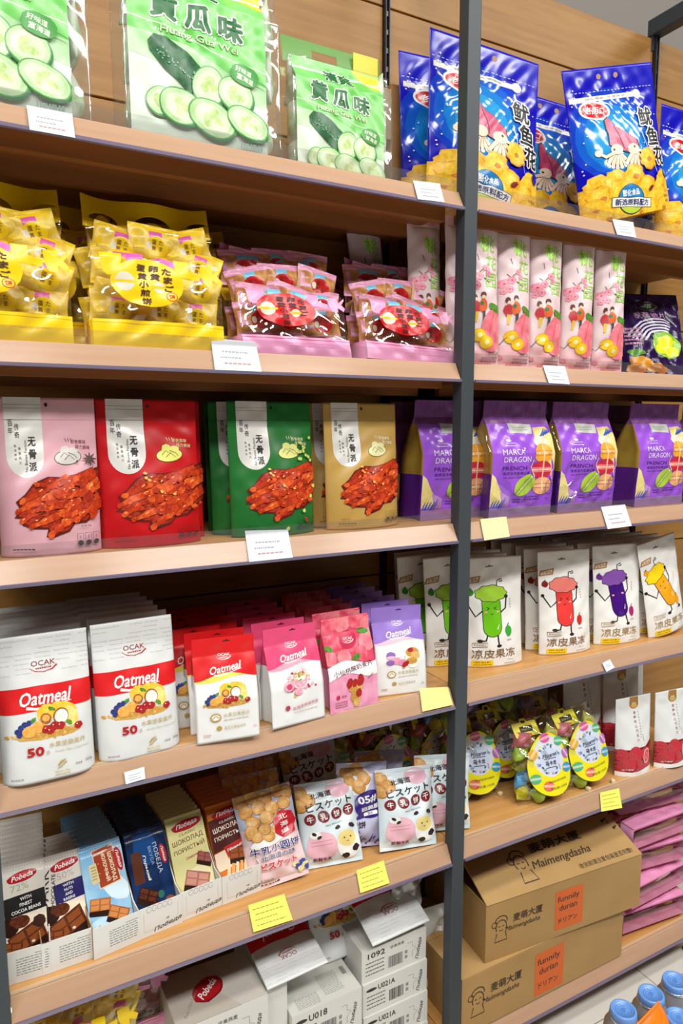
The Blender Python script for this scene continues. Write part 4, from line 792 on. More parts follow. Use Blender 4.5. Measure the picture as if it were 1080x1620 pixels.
# ================================================================== goods on the shelves
RAD = math.radians
ORD = ['', 'second', 'third', 'fourth', 'fifth', 'sixth', 'seventh', 'eighth', 'ninth', 'tenth', 'eleventh', 'twelfth', 'thirteenth', 'fourteenth']
def pouch(name, label, cat, S, art, body, seal, d=0.05, kind='doy', group=None, w=None, h=None, extra_lean=0.0, ry=0.0, ridges=0, zones=None, side=None, back=None, seal_name='top_seal', bag=None, side_zones=None, **kw):
    w = w or S['w']; h = h or S['h']
    b = Bag(w, h, d, kind, lean=S['lean']-d/2/h, **kw)
    zs = zones or [(b.vs, body), (1.0, seal)]
    ms = b.build(name+'_body' if not name.endswith('bag') else 'bag_body', art, zones=zs, side=side, back=back, seal_name=seal_name, ridges=ridges, side_zones=side_zones)
    t = thing(name, label, cat, S['loc'], S['rz'], group, ry=ry); assemble(t, ms); return t
def stack(root, n, step, labels, jit=0.004, drop=0.0, seed=0, xs=0.0, turn=0.02):
    R = random.Random(seed); out = []
    c, s = math.cos(root.rotation_euler[2]), math.sin(root.rotation_euler[2])
    for i in range(1, n+1):
        dx, dy = R.uniform(-jit, jit)+xs*i, step*i
        out.append(dup(root, (dx*c-dy*s*0, dy, 0.0), R.uniform(-turn, turn)-root.rotation_euler[2]*min(1, i*.5), labels(i)))
    return out
def orient(root, loc, xa, za):
    xa = Vector(xa).normalized(); za = Vector(za).normalized(); ya = za.cross(xa).normalized(); xa = ya.cross(za).normalized()
    root.matrix_world = Matrix(((xa.x, ya.x, za.x, loc[0]), (xa.y, ya.y, za.y, loc[1]), (xa.z, ya.z, za.z, loc[2]), (0, 0, 0, 1)))
def laid(root, zs, bl, br, lean, y0=None, up=0.0, roll=0.0):
    """set a bag with its foot between two sighted points, leaning back as a whole"""
    P, Q = (at_z(*bl, zs), at_z(*br, zs)) if y0 is None else (at_y(*bl, y0), at_y(*br, y0))
    P[2] = Q[2] = zs; d = (Q-P)/np.linalg.norm(Q-P); nb = np.array([-d[1], d[0], 0]); za = np.array([0, 0, 1])*math.cos(lean)+nb*math.sin(lean)
    if roll: x2 = d*math.cos(roll)+za*math.sin(roll); za = -d*math.sin(roll)+za*math.cos(roll); d = x2
    c = (P+Q)/2+np.array([0, 0, up]); orient(root, c, d, za); return root

# ---- fourth shelf: oatmeal pouches
zD = zz('D'); MW = m('#dcdfde', .38, bump=.05, bscale=25)
S1 = seat(zD, (8, 1250), (152, 1217), [(118, 993)], RAD(12)); S2 = seat(zD, (160, 1212), (291, 1180), [(130, 995), (262, 975)], RAD(12))
S1.update(w=.141, h=.231); S2.update(w=.141, h=.231)
aw = oat_white(); MWS = m('#d4d5d2', .4)
t1 = pouch('oatmeal_pouch', 'white and red fruit oatmeal pouch, front of the stack nearest the chocolate trays post', 'pouch', S1, aw, MW, MW, .042, 'doy', 'white fruit oatmeal pouches', vs=.86, p=5, wr=.0004, top=.001)
t2 = pouch('oatmeal_pouch', 'white and red fruit oatmeal pouch, front of the stack beside the red pouches', 'pouch', S2, aw, MW, MW, .042, 'doy', 'white fruit oatmeal pouches', vs=.86, p=5, wr=.0004, top=.001)
for ch, src in zip(t2.children, t1.children): ch.data = src.data
stack(t1, 5, .041, lambda i: 'white fruit oatmeal pouch, %s from the front in the stack at the near end' % ORD[i], seed=1)
stack(t2, 5, .041, lambda i: 'white fruit oatmeal pouch, %s from the front in the stack beside the red pouches' % ORD[i], seed=2, xs=-.003)
OS = {}
for key, S, col, low, lab in (('red', seat(zD, (312, 1179), (411, 1163), [(309, 1014), (408, 990)], RAD(12)), '#d0161a', '#e9ebea', 'red topped'), ('pink', seat(zD, (428, 1156), (517, 1133), [(427, 1000), (510, 992)], RAD(12)), '#d94674', '#e9ebea', 'pink topped'),
                          ('peach', seat(zD, (524, 1131), (597, 1112), [(514, 985), (583, 972)], RAD(12)), '#d94a66', '#e79cbc', 'peach printed'), ('purple', seat(zD, (599, 1103), (671, 1094), [(587, 963), (668, 959)], RAD(12)), '#9474cc', '#e9ebea', 'purple topped')):
    S.update(w=.115, h=.183); top = m(col, .35, bump=.06, bscale=30); lo = m(low, .38)
    vb = .62 if key != 'peach' else .45
    art = oat_small(key) if key != 'peach' else oat_peach()
    OS[key] = pouch('oatmeal_pouch', lab+' oatmeal pouch at the front of its row on the fourth shelf', 'pouch', S, art, None, None, .05, 'box', lab+' oatmeal pouches', vs=.84, base=.4, tuck=.5, wr=.0004, bulge=.002,
                    zones=[(vb, lo), (1.0, top)], top=.0012)
    stack(OS[key], 5, .046, lambda i: lab+' oatmeal pouch, %s from the front in its row' % ORD[i], seed=len(key), jit=.006, xs={'red': .004, 'pink': -.003, 'peach': .002, 'purple': .002}[key])
q = dup(OS['red'], (-.035, .085, 0), .05, 'red topped oatmeal pouch standing behind the white pouches beside the front red one')
for i in range(1, 4): dup(q, (.001*i, .046*i, 0), .02*i, 'red topped oatmeal pouch, %s back in the row behind the white pouches' % ORD[i])

# ---- fourth shelf, far bay: white jelly pouches
JW = m('#ecebe7', .42, bump=.06, bscale=22); JL = {}
for key, bl, br, tops, lab, ry in (('green', (741, 1059), (830, 1050), [(745, 882), (841, 876)], 'white jelly pouch with a green apple figure beside the middle post', 0.0), ('red', (858, 1040), (943, 1029), [(848, 872), (938, 865)], 'white jelly pouch with a red strawberry figure', 0.0),
                         ('purple', (948, 1023), (1020, 1013), [(935, 866), (1000, 858)], 'white jelly pouch with a purple grape figure', 0.0), ('yellow', (1045, 1016), (1110, 1000), [(1005, 862)], 'tilted white jelly pouch with a yellow orange figure', -.16)):
    S = seat(zD, bl, br, tops, RAD(9)); S.update(w=.155, h=.258)
    if key == 'yellow': S['loc'] = (S['loc'][0]-.008, S['loc'][1]+.02, S['loc'][2]+.011)
    JL[key] = pouch('jelly_pouch', lab, 'pouch', S, jelly(key), JW, JW, .042, 'doy', 'white jelly pouches', vs=.85, p=2.2, wr=.0008, seed=len(key), ry=ry, pinch=.03)
for key, n, xs in (('green', 3, .004), ('red', 4, .004), ('purple', 4, .002), ('yellow', 4, .004)):
    rt = JL[key]
    for i in range(1, n+1):
        c = dup(rt, (xs*i+random.Random(i).uniform(-.008, .008), .047*i, 0), random.Random(i+5).uniform(-.05, .05), 'white %s jelly pouch, %s from the front in its row' % (key, ORD[i])); c.rotation_euler[1] = 0
        if key == 'yellow': c.location.z = zD
P = at_z(663, 1045, zD)
for i, (x, y, rz) in enumerate(((.93, 1.335, .08), (.975, 1.29, .02), (.955, 1.385, .05))):
    c = dup(JL['green'], (0, 0, 0), 0, 'white green apple jelly pouch %s' % ('half hidden by the middle post, showing its near edge', 'half hidden by the middle post, close to the front one', 'deepest in the shade at the middle post')[i])
    c.location = (x+.035, y, zD); c.rotation_euler[2] = rz

# ---- third shelf: chicken feet pouches
zC = zz('C')
def cseat(bl, br, tops, y0, w, lean=9, rz=0): S = seat(zC, bl, br, tops, RAD(lean), 'y', y0); S['w'] = w; S['rz'] = rz; S['h'] = .252; return S
CF = {}
for key, bl, br, tops, w, y0, lab in (('pink', (8, 872), (160, 864), [(0, 627), (155, 628)], .152, 1.186, 'pink chicken feet pouch with silver tongue print'), ('red', (162, 858), (326, 850), [(158, 630), (331, 642)], .172, 1.196, 'red chicken feet pouch with silver tongue print, front one'),
                                  ('green', (364, 840), (513, 835), [(360, 633), (510, 640)], .17, 1.2, 'green chicken feet pouch with silver tongue print, front one'), ('gold', (520, 832), (644, 830), [(520, 638), (649, 645)], .168, 1.2, 'gold chicken feet pouch with silver tongue print, front one')):
    art, col = bone_pouch(key); S = cseat(bl, br, tops, y0, w); mt = m(col, .33, bump=.08, bscale=22)
    CF[key] = pouch('chicken_feet_pouch', lab, 'pouch', S, art, mt, mt, .05, 'doy', 'chicken feet pouches', vs=.84, p=2.2, wr=.0007, seed=len(key)+3)
for key, dx, n in (('red', .022, 2), ('green', -.02, 2), ('gold', -.017, 2)):
    for i in range(1, n+1): dup(CF[key], (dx*(1 if i == 1 else .6), .05*i, 0), 0, key+' chicken feet pouch, %s from the front' % ORD[i])
dup(CF['pink'], (-.15, .02, 0), .1, 'pink chicken feet pouch at the near end, only its edge showing')

# ---- third shelf: purple macaron bags
ma = macaron_bag(); VT = m('#9a66a4', .26, bump=.1, bscale=120); VB = m('#7a3cab', .3); SY = m('#b79a3c', .35, c2='#a98a3a', scale=25); SP = m('#5a2590', .3)
MB_ = []
for bl, br, tops, lab in (((768, 812), (873, 812), [(765, 632), (866, 632)], 'purple macaron bag nearest the middle post in the far bay'), ((877, 806), (970, 806), [(870, 634), (955, 635)], 'purple macaron bag in the middle, under crinkled clear wrap'), ((993, 803), (1085, 800), [(987, 637), (1062, 637)], 'purple macaron bag standing past the gap')):
    S = seat(zC, bl, br, tops, RAD(5), 'y', 1.20); S.update(w=.185, h=.262)
    t = pouch('macaron_bag', lab, 'bag', S, ma, VB, VT, .085, 'box', 'purple macaron bags', vs=.86, base=.55, tuck=.35, wr=.0009, bulge=.004, seed=4, side_zones=[(.38, SP), (.8, SY), (1.0, VT)])
    if MB_:
        for ch, src in zip(t.children, MB_[0].children): ch.data = src.data
    MB_.append(t)
dup(MB_[2], (.205, 0, 0), 0, 'purple macaron bag at the far edge of the row')
for i, x in enumerate((1.135, 1.33, 1.47, 1.62)):
    c = dup(MB_[0], (0, 0, 0), 0, 'purple macaron bag in the back row, %s from the middle post' % ('nearest', 'second', 'third', 'farthest')[i]); c.location = (x, 1.345, zC)
c = dup(MB_[0], (0, 0, 0), .0, 'purple macaron bag in the shade behind the middle post beside the gold pouch'); c.location = (.955, 1.245, zC); c.rotation_euler[2] = .02
c = dup(MB_[0], (0, 0, 0), .0, 'purple macaron bag in the deep shade behind the one at the middle post'); c.location = (.965, 1.36, zC)
# crinkled clear wrap bits over the two front bags
for t, lab in ((MB_[0], 0), (MB_[1], 1)):
    b = Bag(.192, .266, .094, 'box', vs=.86, base=.55, tuck=.2, wr=.0022, bulge=.006, seed=21+lab, lean=MB_[0] and 0.0)
    fm = film('wrap_film', (.97, .97, .98), .09, .06)
    ms = b.build('clear_wrap', None, fm, seal=False); o = link('clear_wrap', ms['clear_wrap'], t); o.location = (0, -.005, -.0005)

# ---- top shelf: cucumber crisp bags
zA = zz('A')
CLR = film('bag_film', (.96, .97, .96), .11, .07, '#e9efe8', .05); CLG = film('green_film', (.62, .86, .55), .12, .1, '#8fd07a', .35); CRY = film('frost_film', (.94, .95, .94), .14, .1, '#d8ddd6', .22)
PKT = m('#dfe9d8', .35, c2='#7fb04e', scale=22, lo=.42, hi=.6, bump=.2, bscale=50)
pk_bag = Bag(.04, .085, .03, 'pillow', vs=.92, base=.06, wr=.0012, seed=9); pk_me = pk_bag.build('wrapped_crisp', None, PKT, seal=False)['wrapped_crisp']
def cucumber(label, S, w, h, d, header):
    t = thing('cucumber_crisp_bag', label, 'bag', S['loc'], S['rz'], 'cucumber crisp bags')
    b = Bag(w, h, d, 'box', vs=.995, base=.80, tuck=.12, wr=.0009, bulge=.006, seed=5, lean=S['lean']-.1, top=d*.30)
    link('bag_body', b.build('bag_body', None, CLR, seal=False)['bag_body'], t)
    mb = MB(); pw = w*.84
    front = lambda u, v: b.F(.03+np.asarray(u)*.86, np.asarray(v)*.985)-np.array([0, .0012, 0])
    us, vs = np.meshgrid(np.linspace(0, 1, 41), np.linspace(0, 1, 41)); Pm = front(us.ravel(), vs.ravel())
    F = [(j*41+i, j*41+i+1, (j+1)*41+i+1, (j+1)*41+i) for j in range(40) for i in range(40)]
    mb.add(Pm, F, m('#dcecd8', .3)); lay(mb, CU_ART, front, w*.86, eps=.00006); mb.build('printed_panel', t)
    if header:
        mb = MB(); yt = float(b.F(np.array([.5]), np.array([1.0]))[0, 1])+d*.3; y2 = yt+.012; hh = .052; w2 = w*.5
        n = 24; z0 = h-.004
        grid = [(-w2+2*w2*i/n) for i in range(n+1)]
        V = []; Fh = []
        for j in range(7):
            for i in range(n+1): V.append((grid[i], yt+(y2-yt)*j/6, z0+hh*j/6))
        for j in range(6):
            for i in range(n):
                xm = (grid[i]+grid[i+1])/2
                if j in (2, 3) and abs(xm+w*.08) < w*.13: continue
                Fh.append((j*(n+1)+i, j*(n+1)+i+1, (j+1)*(n+1)+i+1, (j+1)*(n+1)+i))
        mb.add(V, Fh, CLG, False); hd = mb.build('handle_header', t); so = hd.modifiers.new('thick', 'SOLIDIFY'); so.thickness = .0008
        mb = MB(); mb.box(w*.2, w*.46, yt+.001, yt+.0026, z0+.004, z0+.05, m('#e6d01c', .35)); q = mb.build('yellow_sticker', hd)
        a = Art(60); a.t(m('#5a5010', .5), '椒盐味', 50, 30, 14)
    k = 0
    for sx in (1,):
        for i in range(3):
            for j in range(2):
                o = link('wrapped_crisp', pk_me, t); o.location = (w*.47-.004*j, .028+j*.035, .004+i*(h*.31)); o.rotation_euler = (.05*((i+j) % 3-1), .08*(i-1), 1.2+.3*((i*2+j) % 3)); k += 1
        for i in range(3):
            o = link('wrapped_crisp', pk_me, t); o.location = (-w*.465, .03, .004+i*(h*.31)); o.rotation_euler = (0, .06*(i-1), -1.2+.2*i)
        for i in range(6):
            o = link('wrapped_crisp', pk_me, t); o.location = (-w*.3+w*.12*i, .05, .005+.09*(i % 2)); o.rotation_euler = (0, .1*(i % 3-1), .2*i)
    return t
CU_ART = cucumber_art()
S = dict(loc=(.397, 1.182, zA), rz=0.0, lean=math.tan(RAD(8)))
S['loc'] = tuple(at_y(330, 222, 1.182)[:2])+(zA,)
cucumber('large green and clear cucumber crisp bag in the middle of the top shelf', S, .268, .283, .09, False)
S = dict(S); S['loc'] = (S['loc'][0]-.318, 1.182, zA); cucumber('large green and clear cucumber crisp bag at the near end, cut by the frame', S, .268, .283, .09, False)
S = dict(S); S['loc'] = (at_y(543, 262, 1.25)[0]+.006, 1.25, zA); cucumber('smaller green cucumber crisp bag with a handle header and yellow sticker', S, .22, .232, .08, True)
# cardboard carton behind
KR = m('#b98a55', .7, c2='#a87a48', scale=14); KR2 = m('#c99a63', .7)
t = thing('cardboard_box', 'plain brown cardboard box between the cucumber bags and the blue squid bags', 'box', (.965, 1.392, zA), 0.0)
b = MB(); b.box(-.09, .09, 0, .075, 0, .29, KR); bevel(b.build('box_body', t), .002)
b = MB(); b.box(-.115, -.091, -.002, .0, .17, .275, m('#d8bb92', .7)); b.build('side_flap', t)

# ---- top shelf: blue squid snack bags
sq = squid_bag(); BLU = m('#1410b4', .2, bump=.03, bscale=16); ym = m('#e0b41c', .25)
SQ = []
def squid(label, x, y, w, h, rz=0, ry=0, dz=0, lean=.1, seed=3):
    S = dict(loc=(x, y, zA+dz), rz=rz, w=w, h=h, lean=lean)
    t = pouch('squid_snack_bag', label, 'bag', S, sq, BLU, BLU, .075, 'doy', 'blue squid snack bags', vs=.84, p=2.4, wr=.0008, seed=seed, ry=ry, zones=[(.2, ym), (.84, BLU), (1.0, BLU)]); SQ.append(t); return t
squid('shiny blue squid snack bag standing behind the middle post', at_y(781, 315, 1.215)[0], 1.215, .298, .335, .02, .0, 0)
squid('shiny blue squid snack bag tilted forward of the others', at_y(1008, 352, 1.192)[0], 1.192, .285, .335, -.05, -.27, .038, .08, 8)
def squid_copy(label, loc, rz=0, ry=0, src=0): c = dup(SQ[src], (0, 0, 0), 0, label); c.location = loc; c.rotation_euler = (0, ry, rz); return c
squid_copy('shiny blue squid snack bag leaning beside the cardboard box, its near edge showing', (1.03, 1.312, zA+.008), -.02, -.05)
squid_copy('shiny blue squid snack bag in the shade between the two front ones', (1.325, 1.335, zA), .02)
squid_copy('shiny blue squid snack bag close behind the tilted one', (1.575, 1.345, zA), -.03, 0)
squid_copy('shiny blue squid snack bag at the far edge, partly out of frame', (1.73, 1.215, zA), .0)

# ---- second shelf: egg biscuit bags (yellow, pink)
zB = zz('B')
EGG = {}
def small_pack(kind):
    a = Art(80); y = m('#f0ca18' if kind == 'yellow' else '#e6a0c4', .3)
    a.r(m('#e6be28' if kind == 'yellow' else '#b8743c', .3, c2='#f0dc7c' if kind == 'yellow' else '#dba86a', scale=60), 0, 0, 100, 80); a.r(y, 0, 0, 100, 14); a.r(y, 0, 68, 100, 80); a.r(m('#d860a8' if kind == 'yellow' else '#74c2e0', .3), 40, 14, 66, 34); a.e(m('#f5d016' if kind == 'yellow' else '#c8161c', .3), 56, 44, 24, 20); t_ = m('#5a3010', .5)
    a.v(t_, '蛋黄', 50, 36, 9, 12); a.v(t_, 'たま', 64, 36, 9, 12); a.e(m('#e6e2d0', .4), 40, 44, 6, 8); a.p(y, [(6, 20), (16, 20), (16, 44), (30, 46), (30, 54), (6, 54)]); return a
SPK = {}
for kind in ('yellow', 'pink'):
    bb = Bag(.086, .066, .018, 'pillow', vs=.93, base=.07, wr=.0012, seed=4); SPK[kind] = bb.build('wrapped_biscuit', small_pack(kind), m('#ecd25a' if kind == 'yellow' else '#d98fae', .3), seal=False)['wrapped_biscuit']
EB = film('egg_film', (.98, .97, .94), .10, .05)
def egg_bag(kind, label, w=.215, h=.205, d=.095, seed=3, head=True, lean=.10):
    t = thing('egg_biscuit_bag', label, 'bag', (0, 0, 0), 0, kind+' egg biscuit bags')
    b = Bag(w, h, d, 'box', vs=.985, base=.7, tuck=.15, wr=.0014, bulge=.012, seed=seed, lean=lean, top=.012)
    link('bag_body', b.build('bag_body', None, EB, seal=False)['bag_body'], t)
    pr = m('#f0cb14' if kind == 'yellow' else '#e29ac0', .3); mb = MB(); lay(mb, EA[kind], lambda u, v: b.F(u, v)-np.array([0, .0035, 0]), w, eps0=.0008, eps=.00008, lim=.0034)
    link('printed_front', mb.mesh('printed_front'), t)
    mb = MB(); n = 30; vv = np.linspace(0, .215, 9); loop = []
    for j, v in enumerate(vv):
        f = b.F(np.linspace(0, 1, n), np.full(n, v))-np.array([0, .0006, 0]); k = b.F(np.linspace(1, 0, n), np.full(n, v), True)+np.array([0, .0006, 0]); loop.append(np.concatenate([f, k]))
    V = np.concatenate(loop); N2 = 2*n; mb.add(V, [(j*N2+i, j*N2+(i+1) % N2, (j+1)*N2+(i+1) % N2, (j+1)*N2+i) for j in range(8) for i in range(N2)], pr); mb.build('foot_band', t)
    R = random.Random(seed)
    for i in range(4):
        for j in range(3):
            for k in range(2):
                o = link('wrapped_biscuit', SPK[kind], t); z = .035+i*.037; v = z/h; yc = float(b.mid(np.array([v]))[0]); tt = float(b.T(np.array([v]))[0])
                o.location = ((j-1)*w*.29+R.uniform(-.006, .006), yc+(-max(.0, tt-.027) if k == 0 else max(0, tt-.03)), z+R.uniform(-.006, .006)); o.rotation_euler = (R.uniform(-.08, .04)-.1, R.uniform(-.28, .28), R.uniform(-.08, .08))
    # flattened top with arched cut-outs, seen through as a printed header
    mb = MB(); hh = .058; yt = float(b.mid(np.array([1.0]))[0]); hp = film('head_'+kind, (.95, .82, .12) if kind == 'yellow' else (.93, .62, .82), .10, .12, '#f6cc14' if kind == 'yellow' else '#e694c2', .78)
    a = Art(100*hh/w); H = a.H
    holes = [arcpts(15, 21, 11, 8, 200, 372, 10)+arcpts(15, 23, 6, 8, 350, 200, 8), arcpts(53, 19, 14, 8, 180, 360, 12)+[(67, 27), (63, 27)]+arcpts(53, 21, 9, 5, 360, 180, 10)+[(43, 27), (39, 27)], arcpts(92, 20, 12, 8, 180, 320, 10)+arcpts(91, 22, 7, 7, 320, 180, 8)+[(83, 27), (80, 27)]]
    a.p(hp, [(0, 0), (100, 0), (100, 27), (0, 27)], holes)
    sf = lambda u, v: np.stack([(np.asarray(u)-.5)*w, yt+.012*np.sin(np.asarray(u)*9)*np.asarray(v)+.02*np.asarray(v), h*.985+hh*np.asarray(v)-.006*np.sin(np.asarray(u)*3.1)], -1)
    lay(mb, a, sf, w); hd = mb.build('printed_header', t); so = hd.modifiers.new('thick', 'SOLIDIFY'); so.thickness = .0006
    return t
EA = {k: egg_art(k) for k in ('yellow', 'pink')}
Y = egg_bag('yellow', 'yellow egg biscuit bag in the middle of the second shelf')
Y.location = (at_y(255, 540, 1.185)[0], 1.185, zB); Y.rotation_euler[2] = -.03
c = dup(Y, (-.245, .0, 0), .06, 'yellow egg biscuit bag at the near end, cut by the frame')
dup(Y, (-.155, .10, .004), -.05, 'yellow egg biscuit bag behind the two front ones')
dup(Y, (.075, .115, 0), .04, 'yellow egg biscuit bag hidden behind the middle one')
PK_ = egg_bag('pink', 'pink egg biscuit bag leaning back next to the yellow one', h=.165, d=.11, seed=6, lean=.32); PK_.location = (at_y(478, 553, 1.188)[0]-.006, 1.188, zB); PK_.rotation_euler[2] = -.02
PF = egg_bag('pink', 'pink egg biscuit bag in the shade on the bottom shelf beside the logo carton', h=.19, d=.066, seed=8, lean=.02)
c = dup(PK_, (0, 0, 0), 0, 'pink egg biscuit bag slumped beside the slim peach packs'); c.location = (at_y(652, 568, 1.2)[0]+.004, 1.2, zB); c.rotation_euler = (0, .05, -.05)
c = dup(PK_, (0, 0, 0), 0, 'pink egg biscuit bag behind, its header rising above the front two'); c.location = (.70, 1.352, zB); c.rotation_euler = (0, 0, .05)

# ---- second shelf: slim peach packs
pa = peach_art(); PP = m('#e9d6d8', .35, c2='#eccfd2', scale=14, bump=.1, bscale=30); PS = m('#e2bcc2', .35)
PE = []
for i, (x0, x1, yb, yt) in enumerate(((748, 790, 580, 338), (794, 843, 583, 346), (845, 890, 587, 352), (893, 942, 591, 360), (944, 991, 594, 368))):
    S = seat(zB, (x0, yb), (x1, yb), [((x0+x1)/2, yt)], RAD(3), 'y', 1.186); S.update(w=.087, h=.318)
    b = Bag(.087, .318, .05, 'pillow', vs=.93, base=.03, wr=.0012, seed=11+i, lean=.03, p=2.2)
    t = thing('peach_pack', 'slim pink peach snack pack, %s from the middle post in the far bay' % ('nearest', 'second', 'third', 'fourth', 'fifth')[i], 'pack', S['loc'], -.14-.02*i, 'slim peach snack packs', ry=.012*(i-1) if i < 4 else .02)
    assemble(t, b.build('pack_body', pa, zones=[(.93, PP), (1.0, PS)], seal_name='top_fold', ridges=.006)); PE.append(t)
for i, (x, y, ry, lab) in enumerate(((.985, 1.215, 0, 'standing close to the middle post on its near side'), (.915, 1.255, .0, 'standing second from the middle post on its near side'), (.86, 1.36, -.12, 'leaning in the shade behind the pink biscuit bag'))):
    c = dup(PE[i], (0, 0, 0), 0, 'slim pink peach snack pack '+lab); c.location = (x-.02, y, zB+(.012 if ry else 0)); c.rotation_euler = (0, ry, .02)
for i in range(4): c = dup(PE[i], (.03, .075, 0), .0, 'slim pink peach snack pack in the back row, %s from the middle post' % ('nearest', 'second', 'third', 'fourth')[i])

# ---- second shelf: dark purple fruit crisp bags
PU = m('#2a1248', .22, bump=.2, bscale=26)
def dark_art():
    a = Art(135); a.e(m('#1a0c30', .25), 50, 20, 24, 10); a.e(m('#b9a8d0', .3), 50, 20, 17, 7); a.e(m('#2a5a1c', .3), 50, 20, 15.5, 5.8); a.t(WHT, '果园', 50, 20, 6); a.t(m('#c89ab8', .3), '香蕉', 38, 36, 10, 22); a.t(m('#c89ab8', .3), '脆片', 64, 36, 10, 22)
    for i in range(5): a.l(m('#e0dcf0', .3), arcpts(58, 84, 46-i*5, 42-i*5, 195, 300, 14), 2.6)
    a.e(m('#7db42c', .3), 62, 86, 23, 22); a.b(m('#f0dc1e', .3), 64, 80, 12, 9, .1, 3, 16, 0, 7); a.b(m('#f4e63a', .3), 68, 96, 12, 9, .1, 4, 16, 0, 7); a.b(m('#f0dc1e', .3), 52, 92, 10, 8, .1, 5, 16, 0, 7)
    for i in range(10): R = random.Random(i); a.b(m('#d8961c' if i % 2 else '#b8701c', .3), 20+R.uniform(-12, 30), 116+R.uniform(-8, 10), 9, 7, .15, i)
    a.b(m('#4f8a24', .3), 18, 98, 10, 6, .2, 2); a.fine(m('#c88ab0', .4), 8, 58, 30, 5, 6, 3, 3); return a
da = dark_art()
def dark_bag(label, x, y, rz, lean, dz=0.0, ry=0.0):
    S = dict(loc=(x, y, zB+dz), rz=rz, w=.19, h=.225, lean=lean); t = pouch('fruit_crisp_bag', label, 'bag', S, da, PU, PU, .08, 'doy', 'dark purple fruit crisp bags', vs=.88, wr=.003, seed=int(x*100), ry=ry, p=2.4); return t
dark_bag('dark purple fruit crisp bag with white stripes in front', 1.60, 1.215, -.35, .5, .0, .0)
dark_bag('dark purple fruit crisp bag in the shade beside the peach packs', 1.50, 1.365, .1, .2)
dark_bag('dark purple fruit crisp bag behind the striped one', 1.74, 1.365, .0, .2)

# ---- fifth shelf: chocolate bars standing in display trays
zE = zz('E')
CARD = m('#e2e3de', .65); CARDB = m('#a98254', .75)
def tray_art(kind):
    a = Art(75)
    if kind == 'text':
        for i in range(8): a.fine(m('#6d6f70', .6), 34 if i else 70, 14+i*6, 96, 1, 1, 1.5, i)
    else:
        a.l(m('#8f9190', .6), [(12, 14), (12, 62), (90, 62), (90, 14)], .5); a.t(m('#3a3331', .5), 'Победа', 66, 60, 12, 66, -8, .012, .35); a.l(m('#3a3331', .5), [(62, 46), (70, 44), (66, 48)], 1.6)
        for i in range(5): a.l(m('#7d7f80', .6), arcpts(24+i*12, 8, 5, 7, 10, 330), .7)
    return a
TA = {k: tray_art(k) for k in ('text', 'logo')}
BARM = {}
def bar_mesh(kind):
    if kind in BARM: return BARM[kind]
    w, h, d = .076, .172, .012; col = {'72': '#cfc9c0', '50': '#c9c4be', 'milk': '#7fb6de', 'dark': '#101a36', 'cream': '#d3cd90', 'orange': '#cf6c26'}[kind]
    topc = {'72': '#c4c2be', '50': '#b5b2ae', 'milk': '#4f86bc', 'dark': '#182c54', 'cream': '#c9bf78', 'orange': '#c8641f'}[kind]
    b = Bag(w, h, d, 'box', vs=.965, base=.90, tuck=0.05, wr=.0003, bulge=.0006, seed=2, lean=0, top=.0012)
    ms = b.build('wrapper', bar_art(kind), zones=[(.90, m(col, .28)), (1.0, m(topc, .3))], seal_name='crimped_end', ridges=.003, lim=.006)
    BARM[kind] = ms; return ms
def tray(kind, bl, br, n, lean, art, cat_label, top_labels, depth=.22, fh=.058, sp=.0165, sink=.0):
    P, Q = at_z(*bl, zE), at_z(*br, zE); d = Q-P; w = .084; yaw = math.atan2(d[1], d[0]); c = (P+Q)/2
    t = thing('display_tray', cat_label, 'tray', tuple(c), yaw, 'chocolate display trays')
    hw = w/2-.0006; th = .0016
    mb = MB(); mb.box(-hw, hw, 0, th, 0, fh, CARD)
    lay(mb, TA[art], lambda u, v: np.stack([(np.asarray(u)-.5)*2*hw, np.full(np.shape(u), 0.0), np.asarray(v)*fh], -1), 2*hw); mb.build('front_wall', t)
    for sx in (-1, 1):
        mb = MB(); x0, x1 = (hw-th, hw) if sx > 0 else (-hw, -hw+th); pl = [(th, 0), (depth, 0), (depth, .085), (.075, .1), (.03, fh+.004), (th, fh)]
        mb.prism(pl, x0, x1, CARDB if sx < 0 else CARD); mb.build('side_wall', t)
    mb = MB(); mb.box(-hw+th, hw-th, th, depth, 0, th, CARDB); mb.box(-hw+th, hw-th, depth-th, depth, th, .085, CARDB); mb.build('tray_floor', t)
    ms = bar_mesh(kind); cc, ss = math.cos(yaw), math.sin(yaw); R = random.Random(len(kind)+n)
    for i in range(n):
        L = RAD(lean)-i*.004; up = th+.0016+.012*math.sin(L)
        y = .006+sp*i; loc = (c[0]-y*ss, c[1]+y*cc, zE+up+R.uniform(0, .002))
        b = thing('chocolate_bar', top_labels(i), 'bar', loc, yaw+R.uniform(-.012, .012), kind+' chocolate bars', rx=-L); assemble(b, ms)
TR = [('72', (12, 1560), (69, 1543), 11, 25, 'text', 'pale grey dark chocolate bar with black label', 'white card tray of pale grey bars nearest the near post'),
      ('50', (70, 1543), (146, 1516), 5, 27, 'text', 'pale grey dark chocolate bar with blue label', 'white card tray of bars with blue label, second from the near post'),
      ('milk', (150, 1519), (221, 1488), 9, 28, 'text', 'sky blue milk chocolate bar', 'white card tray of sky blue bars'),
      ('dark', (222, 1487), (287, 1460), 9, 28, 'logo', 'midnight blue chocolate bar', 'white card tray of midnight blue bars'),
      ('cream', (288, 1458), (351, 1432), 8, 29, 'logo', 'pale yellow aerated chocolate bar', 'white card tray of pale yellow bars'),
      ('orange', (353, 1432), (412, 1409), 8, 30, 'logo', 'orange aerated chocolate bar', 'white card tray of orange bars beside the biscuit bags')]
for k, bl, br, n, ln, art, bl_, tl in TR:
    tray(k, bl, br, n, ln, art, tl, lambda i: bl_+(' at the front of its tray' if i == 0 else ', %s from the front of its tray' % ORD[i]))

